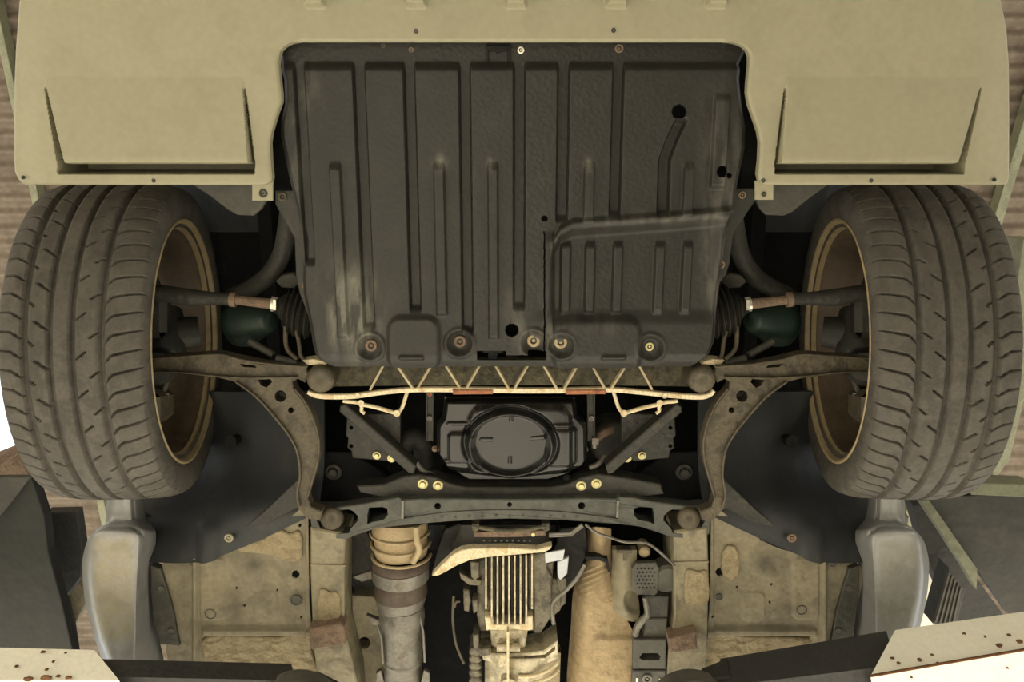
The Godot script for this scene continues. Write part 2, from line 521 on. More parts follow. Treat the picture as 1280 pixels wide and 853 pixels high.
func setting():
	var mb := MB.new(); mb.box(Vector3(0, -0.1, 2), Vector3(26, 0.2, 26), Basis.IDENTITY, 0.01)
	struct(mb, "floor", "concrete", "pale concrete workshop floor under the lift")
	mb = MB.new(); mb.box(Vector3(0, 2.6, 5.1), Vector3(26, 5.2, 0.2), Basis.IDENTITY, 0.01)
	struct(mb, "wall_front", "wall", "plain wall in front of the car's nose")
	# corrugated roof, ribs running across the car; an open strip lets the sky in
	var H := 4.2
	var z0 := W(0, 466, H).z; var z1 := W(0, 598, H).z
	var ceil := Node3D.new(); ceil.name = "ceiling"; add_child(ceil); wp[ceil] = Vector3.ZERO
	ceil.set_meta("kind", "structure"); ceil.set_meta("label", "brown corrugated sheet roof high above the car")
	for seg in [[5.0, z0], [z1, -4.2]]:
		var n := int((seg[0] - seg[1]) / 0.0095)
		var P := PackedVector3Array()
		for b in n + 1:
			var z: float = lerpf(seg[0], seg[1], float(b) / n)
			for a in 5: P.append(Vector3(-6.0 + a * 3.0, CY + H + 0.012 * sin(z * TAU / 0.076), z))
		mb = MB.new(); mb.sheet(P, 4, n, 0.03)
		put(mb, "roof_sheet", "roof", ceil)
	var n3 := int((z0 - z1) / 0.0095)
	var P3 := PackedVector3Array()
	for b in n3 + 1:
		var z := lerpf(z0, z1, float(b) / n3)
		for a in 3: P3.append(Vector3(-0.4 + a * 3.2, CY + H + 0.012 * sin(z * TAU / 0.076), z))
	mb = MB.new(); mb.sheet(P3, 2, n3, 0.03)
	put(mb, "roof_sheet", "roof", ceil)
	for q in [[3, 60, 130, 650, 9, "left"], [1262, 230, 1136, 650, 12, "right"]]:
		mb = MB.new()
		var d := Vector2(q[2] - q[0], q[3] - q[1])
		var a := Vector2(q[0], q[1]) - d * 0.5; var b := Vector2(q[2], q[3]) + d * 0.6
		var w: float = q[4] * 0.5
		plate(mb, [[a.x - w, a.y], [a.x + w, a.y], [b.x + w, b.y], [b.x - w, b.y]], H - 0.08, 0.07, 1.0)
		put(mb, "roof_purlin", "palegreen", ceil)
	for q in [[-3.4, 2.4], [-3.4, -4.0], [3.4, 2.4], [3.4, -4.0]]:
		mb = MB.new(); mb.box(Vector3(q[0], (CY + H) / 2, q[1]), Vector3(0.14, CY + H, 0.14))
		put(mb, "roof_post", "palegreen", ceil)

# ---- bumper plate ---------------------------------------------------------
const CUTL := [[52, 374], [53, 366], [55, 360], [58, 355], [63, 350], [70, 348], [80, 347], [100, 349], [118, 351], [127, 351], [140, 346], [165, 338.5], [178, 336.5], [200, 337.5], [222, 339.5], [227, 338.5], [230, 335], [231.5, 330]]
const CUTR := [[52, 906], [53, 917], [55, 924], [58, 930], [63, 935], [70, 937.5], [80, 937.5], [100, 935.5], [115, 934.5], [130, 937], [150, 944], [165, 949], [178, 951], [200, 950], [218, 948], [226, 950], [230, 953], [232, 958]]
const OUTL := [[-70, 42], [0, 18.5], [60, 14], [110, 12], [200, 12], [215, 13], [224, 17], [231.5, 24]]
const OUTR := [[-70, 1240], [0, 1257], [35, 1264], [80, 1267], [150, 1267.5], [218, 1267], [228, 1266], [232, 1264]]

func wedge(x: float, y: float, s: int) -> float:       # the air deflector pressed into each wing of the plate
	var lo: float; var hi: float; var base := 206.0
	if s < 0:
		lo = lerpf(57, 85, clampf((y - 108) / 98.0, 0, 1)); hi = lerpf(304, 315, clampf((y - 98) / 108.0, 0, 1))
	else:
		hi = lerpf(1226, 1193, clampf((y - 108) / 98.0, 0, 1)); lo = lerpf(983, 972, clampf((y - 98) / 108.0, 0, 1))
	var e1 := clampf((y - 104) / 104.0, 0, 1)
	var amp := 0.014 * clampf((y - 96) / 100.0, 0, 1)
	var inside := smoothstep(lo - 1.0, lo + 1.5, x) * (1.0 - smoothstep(hi - 1.5, hi + 1.0, x))
	var d := amp * inside * (1.0 - smoothstep(base - 4.0, base, y))
	# open gap behind the ramp and along its sides
	var wo := 12.0 * e1
	var wi := 2.4 * e1
	var gl := lo - (wo if s < 0 else wi)
	var gr := hi + (wi if s < 0 else wo)
	var gap := 0.0
	if y > 108 and y < 220:
		var out_l := smoothstep(gl - 0.8, gl + 0.8, x) * (1.0 - smoothstep(lo - 0.8, lo + 0.8, x))
		var out_r := smoothstep(hi - 0.8, hi + 0.8, x) * (1.0 - smoothstep(gr - 0.8, gr + 0.8, x))
		var rear := smoothstep(base - 0.8, base + 0.8, y) * smoothstep(gl - 0.8, gl + 0.8, x) * (1.0 - smoothstep(gr - 0.8, gr + 0.8, x))
		gap = maxf(maxf(out_l, out_r) * smoothstep(108.0, 118.0, y), rear) * (1.0 - smoothstep(215.8, 217.4, y))
	return d * (1.0 - gap) - 0.10 * gap

func bumper():
	var mb := MB.new()
	var slots := [395, 521, 645, 770, 895]
	for part in 3:
		var nu: int = [640, 240, 240][part]; var nv: int = [62, 150, 150][part]
		var P := PackedVector3Array(); var C := PackedColorArray()
		for b in nv + 1:
			var y := lerpf(-70, 52, float(b) / nv) if part == 0 else lerpf(52, 231.5, pow(float(b) / nv, 1.15))
			var x0 := lerp_tab(OUTL if part < 2 else CUTR, y)
			var x1 := lerp_tab(CUTL if part == 1 else OUTR, y)
			for a in nu + 1:
				var x := lerpf(x0, x1, float(a) / nu)
				var d := 0.0
				if part == 0:
					for q in slots:
						if absf(x - q) < 18 and y < 14:
							d += 0.022 * (1 - smoothstep(11.0, 13.0, absf(x - q))) * (1 - smoothstep(6.0, 10.0, y))
				else:
					d += wedge(x, y, -1 if part == 1 else 1)
				var eo := minf(absf(x - lerp_tab(OUTL, y)), absf(x - lerp_tab(OUTR, y)))
				d -= 0.006 * (1 - smoothstep(0.0, 3.5, eo)) + 0.008 * pow(1 - smoothstep(0.0, 60.0, eo), 2)
				if part > 0: d -= 0.004 * (1 - smoothstep(0.0, 2.5, absf(x - lerp_tab(CUTL if part == 1 else CUTR, y)))) + 0.004 * smoothstep(229.5, 231.5, y)
				else: d -= 0.004 * smoothstep(50.0, 52.0, y) * (1.0 if x > 374 and x < 906 else 0.0)
				P.append(W(x, y, HB) + Vector3(0, -d, 0)); C.append(Color.WHITE)
		mb.sheet(P, nu, nv, 0.016 if part > 0 else 0.012, C)
	var bm := put(mb, "bumper_plate", "champagne", car, "champagne painted underside of the front bumper with two pressed air deflectors")
	for q in [[520, 39, 2.6], [767, 38, 2.6], [29, 222, 2.4], [192, 226, 2.4], [1089, 226, 2.4], [954, 226, 2.6], [1243, 225, 2.4]]:
		bolt(bm, "screw", q[0], q[1], HB - 0.0005, q[2], "darkiron", "", "socket")
	for s in [[315, 341, 234, 251, 329, 242], [944, 967, 234, 250, 955, 243]]:
		mb = MB.new(); plate(mb, [[s[0], s[2] - 8], [s[1], s[2] - 8], [s[1], s[3]], [s[0], s[3]]], HB + 0.022, 0.004, 0.8)
		var tb := put(mb, "bumper_bracket", "champagne", car)
		bolt(tb, "screw", s[4], s[5], HB + 0.021, 5.0 if s[4] < 500 else 3.0, "darkiron", "dark bolt head", "socket")
	# nose of the car in front of the frame, with the bonnet over the engine bay
	mb = MB.new(); mb.hexa([Vector3(-0.84, CY + HB + 0.02, 0.42), Vector3(0.84, CY + HB + 0.02, 0.42), Vector3(0.76, CY + HB + 0.02, 0.55), Vector3(-0.76, CY + HB + 0.02, 0.55), Vector3(-0.82, CY + HB + 0.5, 0.3), Vector3(0.82, CY + HB + 0.5, 0.3), Vector3(0.7, CY + HB + 0.5, 0.45), Vector3(-0.7, CY + HB + 0.5, 0.45)])
	put(mb, "nose_panel", "champagne", car)

# ---- engine tray ----------------------------------------------------------
const TL := [[54, 346], [80, 350], [100, 356], [130, 357], [150, 352], [170, 352], [200, 358], [228, 364], [256, 371], [298, 380], [320, 380], [345, 379], [365, 380], [385, 384], [410, 389], [430, 392], [445, 396], [453, 404], [457, 414]]
const TR := [[54, 938], [80, 925], [100, 923], [130, 926], [160, 931], [185, 930], [205, 926], [228, 921], [256, 916], [295, 906], [330, 902], [342, 900], [352, 898], [370, 896], [400, 894], [425, 892], [445, 884], [453, 874], [457, 866]]
var ridge_path := []
func seg_dist(p: Vector2, path: Array) -> float:
	var best := 1e9
	for k in path.size() - 1:
		var a: Vector2 = path[k]; var b: Vector2 = path[k + 1]
		var t := clampf((p - a).dot(b - a) / (b - a).length_squared(), 0, 1)
		best = minf(best, p.distance_to(a + (b - a) * t))
	return best

func pad(x: float, y: float, x0: float, x1: float, y0: float, y1: float, r: float, soft: float) -> float:
	var cx := (x0 + x1) / 2; var cy := (y0 + y1) / 2
	var q := Vector2(absf(x - cx) - (x1 - x0) / 2 + r, absf(y - cy) - (y1 - y0) / 2 + r)
	var d := Vector2(maxf(q.x, 0), maxf(q.y, 0)).length() + minf(maxf(q.x, q.y), 0.0) - r
	return 1.0 - smoothstep(-soft, soft, d)

func refx(x: float, y: float) -> float:                # the same line along the car, at the height of pixel row 250
	return 640 + (x - 640) * (se + (426.5 - 250) / F * ce) / (se + (426.5 - y) / F * ce)

func tray_disp(x: float, y: float) -> float:
	var X := refx(x, y)
	var d := 0.0
	# wide panels stand proud of the flange; narrow channels run between them
	var bottom := 1.0 - smoothstep(440.0, 452.0, y) * 0.5
	var p := smoothstep(76.0, 90.0, y) * bottom
	var ch := 0.0
	for q in [[449.5, 463.5, 410.0], [510.0, 523.5, 388.0], [576.5, 590.0, 415.0], [642.0, 656.0, 385.0], [695.0, 709.0, 276.0], [761.0, 774.0, 270.0], [378.5, 391.0, 330.0]]:
		ch += smoothstep(q[0] - 1.0, q[0] + 1.0, X) * (1 - smoothstep(q[1] - 1.0, q[1] + 1.0, X)) * (1 - smoothstep(q[2] - 8.0, q[2] + 3.0, y))
	# the curved channel on the right that comes down past the big hole
	var cx := lerp_tab([[70, 857], [130, 857], [150, 850], [175, 838], [200, 829], [275, 827]], y)
	var cw := lerp_tab([[70, 7], [275, 7]], y)
	ch += (1 - smoothstep(cw - 1.6, cw + 1.6, absf(x - cx))) * (1 - smoothstep(262.0, 272.0, y)) * smoothstep(146.0, 156.0, y)
	d += 0.014 * p * (1 - clampf(ch, 0, 1))
	# short raised ribs
	for q in [[544.0, 557.0, 205.0, 392.0], [610.5, 622.5, 205.0, 422.0], [416.5, 430.0, 205.0, 420.0], [728.5, 741.0, 205.0, 276.0], [851.0, 863.0, 205.0, 268.0], [884.0, 902.0, 120.0, 235.0]]:
		d += 0.010 * smoothstep(q[0] - 1.0, q[0] + 1.0, X) * (1 - smoothstep(q[1] - 1.0, q[1] + 1.0, X)) * smoothstep(q[2] - 4.0, q[2] + 8.0, y) * (1 - smoothstep(q[3] - 6.0, q[3] + 3.0, y))
	# lower right: a stepped pocket behind a ridge
	var ry := lerp_tab([[690, 300], [700, 284], [715, 276], [760, 273], [830, 268], [880, 264], [945, 257]], x)
	var inr := smoothstep(ry, ry + 24.0, y) * smoothstep(684.0, 694.0, x)
	var rid := smoothstep(ry - 5.0, ry + 2.0, y) * (1 - smoothstep(ry + 6.0, ry + 22.0, y)) * smoothstep(686.0, 698.0, x)
	d += 0.013 * rid
	d -= 0.012 * inr * (1 - smoothstep(385.0, 405.0, y)) * (1 - smoothstep(886.0, 900.0, x))
	if inr > 0.3:
		for q in [[702.0, 714.0], [733.0, 745.0], [768.0, 780.0], [821.0, 833.0], [856.0, 868.0]]:
			d += 0.010 * inr * smoothstep(q[0] - 1.6, q[0] + 1.6, X) * (1 - smoothstep(q[1] - 1.6, q[1] + 1.6, X)) * (1 - smoothstep(385.0, 394.0, y)) * smoothstep(300.0, 310.0, y)
	d += 0.009 * (1 - smoothstep(3.0, 7.0, absf(x - 686))) * smoothstep(285.0, 305.0, y) * (1 - smoothstep(400.0, 440.0, y))
	# pads along the rear edge
	d += 0.010 * pad(x, y, 487, 550, 394, 462, 16, 4) + 0.012 * pad(x, y, 692, 798, 396, 464, 16, 5)
	d += 0.008 * pad(x, y, 660, 715, 392, 425, 18, 10)
	# dishes round the fixings
	for q in [[464, 432], [575, 427], [667, 426], [701, 428], [812, 433]]:
		var r := Vector2(x - q[0], y - q[1]).length()
		if r < 24: d -= 0.010 * (1 - smoothstep(8.0, 17.0, r)) - 0.004 * smoothstep(13.0, 17.0, r) * (1 - smoothstep(17.0, 22.0, r))
	for q in [[516, 443.5], [765, 443]]:
		d += 0.006 * pad(x, y, q[0] - 15, q[0] + 15, q[1] - 2.5, q[1] + 2.5, 2, 1.5)
	# outer flanks fall back
	var L := lerp_tab(TL, y); var R := lerp_tab(TR, y)
	d -= 0.010 * (1 - smoothstep(0.0, 6.0, x - L)) + 0.010 * (1 - smoothstep(0.0, 6.0, R - x))
	return d

func tray():
	var mb := MB.new()
	var nu := 560; var nv := 320
	var P := PackedVector3Array(); var C := PackedColorArray(); var cut := PackedByteArray()
	var nz := FastNoiseLite.new(); nz.seed = 5; nz.frequency = 0.045; nz.fractal_octaves = 4
	var nz2 := FastNoiseLite.new(); nz2.seed = 9; nz2.frequency = 0.02
	for b in nv + 1:
		var y := lerpf(44, 457, float(b) / nv)
		var x0 := lerp_tab(TL, y); var x1 := lerp_tab(TR, y)
		for a in nu + 1:
			var x := lerpf(x0, x1, float(a) / nu)
			P.append(W(x, y, HS) + Vector3(0, -tray_disp(x, y), 0))
			# pale scuffs and dried dust
			var s := 0.0
			var streak := nz.get_noise_2d(x, y * 0.25)
			for q in [[452, 395, 26, 50, 2.4], [430, 385, 26, 60, 1.5], [372, 195, 14, 70, 0.45], [385, 110, 22, 40, 0.5], [551, 203, 9, 12, 1.8], [612, 205, 6, 9, 1.6], [735, 205, 7, 9, 1.4], [660, 415, 26, 22, 0.6], [856, 207, 6, 6, 1.6], [900, 190, 26, 80, 0.6], [800, 272, 120, 10, 0.5], [690, 400, 14, 60, 0.35], [740, 400, 55, 20, 0.3], [890, 330, 22, 60, 0.7], [645, 380, 30, 40, 0.25], [905, 260, 30, 20, 0.5]]:
				var e := Vector2((x - q[0]) / q[2], (y - q[1]) / q[3]).length_squared()
				if e < 4: s += q[4] * exp(-e * 1.6)
			s *= clampf(0.55 + streak * 1.6, 0.05, 1.6)
			var k := 1.0 + 0.10 * nz2.get_noise_2d(x, y)
			var u := clampf((1.0 + 3.2 * s) * k * 0.19, 0, 1)
			C.append(Color(u, u * 0.99, u * (0.98 - 0.06 * minf(s, 1.0))))
			if a < nu and b < nv:
				var h := 0
				var px := x + 0.65; var py := y + 0.7
				for q in [[847, 140, 9.2], [640, 411, 8.5], [680.5, 272.5, 4.2], [899.5, 214, 7.5], [909.5, 219.5, 3.6]]:
					if Vector2(px - q[0], py - q[1]).length() < q[2]: h = 1
				if py > 437 and py < 449 and px > 597 and px < 683 and not (px > 633 and px < 660 and py < 442): h = 1
				if px > 679.3 and px < 681.2 and py > 288 and py < 440: h = 1
				cut.append(h)
	mb.sheet(P, nu, nv, 0.005, C, cut)
	var t := put(mb, "engine_tray", "scuffed_tray", car, "dark grey ribbed plastic tray bolted under the engine")
	for q in [[464, 432, 7.5, "brown", "rusty bolt head"], [575, 427, 7.5, "brown", "brown bolt head"], [667, 426, 8.0, "bronze", "brass coloured bolt head"], [701, 428, 8.0, "bronze", "brass coloured bolt head"], [812, 433.5, 5.5, "zinc", "bright bolt head"]]:
		bolt(t, "bolt", q[0], q[1], HS - tray_disp(q[0], q[1]) - 0.001, q[2], q[3], q[4], "socket")
	for q in [[514, 62, 3.0, "brown"], [651, 62.5, 4.0, "chrome"], [774, 60.5, 5.0, "brown"], [353, 246, 5.5, "iron"], [928, 244, 4.5, "brown"], [381, 357, 4.0, "brown"], [901, 331, 5.0, "brown"], [479, 57, 2.5, "iron"], [904, 57, 2.5, "darkiron"]]:
		bolt(t, "screw", q[0], q[1], HS + 0.016 if q[1] > 240 else HS - tray_disp(q[0], q[1]), q[2], q[3], "", "socket")
	# clip in the notch of the rear edge and the latch under the front edge
	mb = MB.new()
	plate(mb, [[603, 436], [609, 432], [613, 436], [620, 436], [622, 431], [628, 432], [629, 441], [622, 443], [621, 449], [610, 449], [610, 442], [603, 441]], HS + 0.004, 0.012, 0.8)
	plate(mb, [[636, 433], [643, 427], [652, 428], [655, 438], [651, 445], [633, 446], [632, 440]], HS + 0.002, 0.010, 1.0)
	put(mb, "rear_clip", "black", t, "black plastic clip")
	mb = MB.new()
	plate(mb, [[608, 56], [638, 56], [638, 77], [634, 77], [634, 64], [626, 64], [622, 68], [618, 64], [611, 64], [611, 77], [608, 77]], HS - 0.006, 0.006, 0.8)
	put(mb, "front_latch", "black", t, "black plastic latch")
	for q in [[[344, 238], [372, 238], [392, 300], [392, 345], [396, 400], [400, 440], [392, 430], [386, 398], [374, 366], [370, 345], [368, 298], [352, 270], [344, 255]], [[915, 236], [945, 236], [944, 252], [936, 263], [916, 295], [912, 330], [908, 343], [900, 354], [897, 380], [890, 420], [888, 345], [896, 295]]]:
		mb = MB.new(); plate(mb, q, HS + 0.017, 0.006, 1.2)
		put(mb, "side_flange", "tray", t)
	# support rail behind the tray, seen in the gap beside it
	for s in [[[[343, 60], [362, 60], [366, 110], [356, 165], [366, 245], [344, 245], [338, 175], [351, 120]], HS + 0.06], [[[920, 60], [942, 60], [938, 110], [954, 165], [948, 245], [924, 245], [928, 175], [924, 120]], HS + 0.06]]:
		mb = MB.new(); plate(mb, s[0], s[1], 0.03, 1.0)
		put(mb, "radiator_support", "deep", car, "black support rail beside the engine tray")

# ---- body shell that closes everything above ------------------------------
func body():
	var mb := MB.new()
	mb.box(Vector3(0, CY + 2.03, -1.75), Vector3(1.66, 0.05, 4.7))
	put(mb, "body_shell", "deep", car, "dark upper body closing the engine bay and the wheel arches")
	for s in [-1, 1]:
		mb = MB.new()
		# fender: outer skin beyond the wheel
		var P := PackedVector3Array()
		for b in 17:
			var g := PI * b / 16.0
			for a in 2:
				var r := 0.40 if a == 0 else 0.52
				P.append(Vector3(s * 0.865, CY + 1.664 + sin(g) * r * 0.9 + (0.02 if a == 0 else 0.03), -0.415 + cos(g) * r))
		mb.sheet(P, 1, 16, 0.02, null, null, Vector3(s, 0, 0))
		put(mb, "fender", "silver", car)
		# arch liner over the wheel
		mb = MB.new(); P = PackedVector3Array()
		for b in 25:
			var g := PI * b / 24.0
			for a in 2:
				P.append(Vector3(s * (0.86 if a == 0 else 0.53), CY + 1.69 + sin(g) * 0.355, -0.415 + cos(g) * 0.40))
		mb.sheet(P, 1, 24, 0.01)
		put(mb, "arch_liner", "liner", car)
		# inner wall of the arch
		mb = MB.new(); mb.box(Vector3(s * 0.545, CY + 1.945, -0.4), Vector3(0.03, 0.17, 0.95))
		put(mb, "inner_arch_panel", "deep", car)
	# air flaps in front of the wheels
	for q in [[[235, 228], [262, 245], [285, 263], [296, 269], [316, 270], [326, 262], [332, 252], [334, 228]], [[1040, 228], [1010, 250], [990, 266], [980, 270], [958, 269], [951, 262], [946, 252], [944, 228]]]:
		mb = MB.new(); plate(mb, q, HB + 0.07, 0.012, 1.5)
		put(mb, "air_flap", "flap", car, "dark grey plastic air flap ahead of the %s wheel" % ("left" if q[0][0] < 600 else "right"))

# ---- aluminium truss, crossmember, control arms ---------------------------
func bar(mb: MB, a: Vector3, b: Vector3, w: float, h: float):
	var z := (b - a).normalized()
	var x := z.cross(Vector3.UP).normalized()
	if x.length() < 0.1: x = Vector3.RIGHT
	var y := x.cross(z).normalized()
	mb.box((a + b) * 0.5, Vector3(w, h, (b - a).length() + w * 0.3), Basis(x, y, -z))

func plates(called: String, m, parent: Node, list: Array, label := ""):     # [outline, height, thickness, bevel] each
	for q in list:
		var mb := MB.new(); plate(mb, q[0], q[1], q[2], q[3])
		put(mb, called, m, parent, label)

func mir(poly: Array, c := 1278.0) -> Array:
	var out := []
	for p in poly:
		var q = p.duplicate(); q[0] = c - p[0]; out.append(q)
	return out

func side(poly: Array, s: int, c := 1278.0) -> Array:
	return poly if s < 0 else mir(poly, c)

func subframe():
	var mb := MB.new()
	# back wall of the truss
	net(mb, [[[392, 450, 1.60], [520, 450, 1.60], [760, 450, 1.60], [886, 450, 1.60]], [[388, 484, 1.585], [520, 482, 1.585], [760, 482, 1.585], [890, 484, 1.585]]], 40, 6, 0.02)
	var wallp := put(mb, "truss_bar", "castdark", car, "rough cast aluminium truss bar behind the engine tray")
	mb = MB.new()
	var edge := [[384, 491, 4], [400, 496, 6], [440, 496, 6], [480, 491, 5.5], [520, 488, 5.5], [580, 488, 6], [640, 489, 6], [700, 489, 6], [760, 488, 5.5], [800, 491, 5.5], [840, 495, 6], [875, 497, 6], [888, 494, 5], [893, 489, 4]]
	plate(mb, band(edge, 6), 1.535, 0.010, 0.8)
	put(mb, "lower_flange", "cast", wallp, "cream bare metal flange")
	for q in [[482, 458, 463, 487], [494, 458, 518, 487], [542, 458, 521, 487], [555, 458, 577, 487], [602, 458, 582, 487], [617, 458, 637, 487], [662, 458, 642, 487], [677, 458, 697, 487], [724, 458, 704, 487], [737, 458, 757, 487], [785, 458, 762, 487], [796, 458, 815, 487]]:
		mb = MB.new()
		bar(mb, W(q[0], q[1] - 6, 1.575), W(q[2], q[3], 1.54), 0.0042, 0.014)
		put(mb, "truss_rib", "cast", wallp, "cream bare metal rib")
	for q in [[591, 490.5, 560], [732, 490.5, 680]]:
		mb = MB.new(); plate(mb, [[q[0] - 25, 488], [q[0] + 25, 488], [q[0] + 25, 493], [q[0] - 25, 493.5]], 1.531, 0.012, 0.6)
		put(mb, "rust_patch", "rust", wallp, "rusty red packing strip")
	for q in [[447, 495], [831, 495]]:
		bolt(wallp, "boss", q[0], q[1], 1.533, 3.6, "cast", "", "plug")
	# small cast brackets below the truss
	for s in [-1, 1]:
		mb = MB.new()
		var bt := func(pts: Array) -> Array:
			var o := []
			for p in side(pts, s, 1276): o.append(W(p[0], p[1], 1.565))
			return cat(o, 5)
		mb.tube(bt.call([[509, 490], [506, 500], [502, 511], [496, 517]]), 0.0036, 8)
		mb.tube(bt.call([[496, 517], [486, 514], [476, 511], [464, 508], [454, 506], [445, 503], [434, 502], [429, 501]]), 0.0042, 8)
		mb.tube(bt.call([[449, 503], [452, 509], [452, 514], [456, 517]]), 0.0036, 8)
		var br := put(mb, "cast_bracket", "cast", car, "pale cast alloy bracket hanging from the %s end of the truss bar" % ("left" if s < 0 else "right"))
		bolt(br, "bolt", side([[496, 517]], s, 1276)[0][0], 517, 1.556, 4.4, "cast", "", "plug")
		bolt(br, "bolt", side([[451, 504]], s, 1276)[0][0], 504, 1.559, 4.0, "cast", "", "plug")
	# pressed steel crossmember
	mb = MB.new()
	var top := [[386, 634], [420, 635], [455, 630], [498, 622], [503, 625], [545, 623.5], [590, 624], [637, 624.5], [690, 624], [735, 623], [771, 624], [775, 621.5], [790, 622], [820, 628], [862, 633], [880, 632], [889, 636]]
	var bot := [[887, 668], [878, 674], [860, 675], [838, 672], [822, 666], [800, 659], [775, 656], [740, 653.5], [700, 650.5], [660, 649.5], [637, 649], [600, 650], [560, 652.5], [530, 655], [498, 658], [470, 661], [450, 668], [432, 675], [405, 674], [390, 668]]
	var hc := func(x, y): return 1.562 + 0.00025 * maxf(0.0, absf(x - 637) - 130) * 0.6
	var holes := [circle(547, 633, 4.2), circle(637, 631, 3.0), circle(727, 632.5, 4.5)]
	for s in [-1, 1]:
		holes.append(side([[461, 635], [478, 634], [484, 636], [485, 644], [480, 650], [466, 653], [459, 656], [459, 645]], s, 1277))
		holes.append(side([[398, 640], [420, 638], [436, 637], [441, 639], [447, 645], [448, 651], [443, 656], [438, 662], [436, 667], [420, 668], [402, 664], [396, 652]], s, 1277))
	plate(mb, top + bot, hc, 0.03, 1.2, holes)
	var cm := put(mb, "crossmember", "frame", car, "grey pressed steel crossmember with forked ends")
	mb = MB.new()                                  # raised weld seam and lower lip
	plate(mb, band([[503, 650, 1.6], [545, 643, 1.6], [590, 639.5, 1.6], [637, 638.5, 1.6], [690, 640, 1.6], [735, 644.5, 1.6], [772, 650, 1.6]]), 1.560, 0.006, 0.5)
	put(mb, "seam", "frame", cm)
	for q in [[502, 505, 626, 649], [771, 774, 626, 648]]:
		mb = MB.new(); plate(mb, [[q[0], q[2]], [q[1], q[2]], [q[1] - 0.5, q[3]], [q[0] - 1.0, q[3]]], 1.5595, 0.008, 0.4)
		put(mb, "weld_bead", "steel", cm, "bright weld bead")
	for x in 11:
		bolt(cm, "rivet", 552 + x * 17, 645.5 + absf(x - 5.0) * 0.25 + (x % 2) * 1.5, 1.560, 1.6, "frame", "", "plug")
	# upper crossmember plate with the bright bolts
	mb = MB.new()
	plate(mb, [[446, 608], [480, 606], [505, 596], [522, 594], [545, 597], [562, 605], [582, 609.5], [640, 610], [690, 609.5], [712, 605], [728, 597], [748, 593], [765, 595], [795, 600], [826, 606], [830, 618], [790, 624], [640, 627], [490, 625], [450, 616]], 1.585, 0.04, 1.5)
	var cp := put(mb, "mount_plate", "darkiron", car, "dark plate along the crossmember holding pairs of bright bolts")
	for q in [[528.5, 605], [547.5, 607], [726.5, 607.5], [745.5, 604.5]]:
		bolt(cp, "bolt", q[0], q[1], 1.583, 6.8, "zinc", "yellow plated bolt", "hex")
	for s in [-1, 1]:
		# diagonal brace
		mb = MB.new()
		plate(mb, side([[425, 508], [431, 505], [520, 583], [517, 593], [511, 592], [424, 515]], s, 1277), 1.575, 0.035, 1.6)
		var bc := put(mb, "diagonal_brace", "darkiron", car, "dark diagonal brace bar on the %s of the oil pan" % ("left" if s < 0 else "right"))
		# side plate with holes and bolts
		mb = MB.new()
		plate(mb, side([[434, 519], [500, 517], [500, 562], [485, 577], [441, 573], [439, 564], [434, 560], [435, 548], [432, 545], [433, 530]], s, 1277), 1.615, 0.02, 1.2, [side(circle(439, 535, 2.6, 10), s, 1277), side(circle(439, 558, 2.6, 10), s, 1277)])
		var sp := put(mb, "engine_mount_plate", "darkiron", car, "dark engine mount plate behind the %s brace" % ("left" if s < 0 else "right"))
		for q in ([[471, 569.5], [489.5, 573]] if s < 0 else [[802.5, 569.5], [784, 573]]):
			bolt(sp, "bolt", q[0], q[1], 1.613, 5.6, "zinc", "yellow plated bolt", "hex")
		# body mount well
		mb = MB.new()
		plate(mb, side([[398, 565], [440, 566], [470, 585], [505, 612], [500, 622], [455, 628], [420, 633], [395, 630]], s, 1277), 1.66, 0.03, 1.5)
		var bw := put(mb, "body_mount", "deep", car, "black body mount well inside the %s control arm" % ("left" if s < 0 else "right"))
		bolt(bw, "bolt", side([[417, 590]], s, 1272)[0][0], 590, 1.656, 11.0, "darkiron", "dark mounting bolt", "hex")
		arm(s)

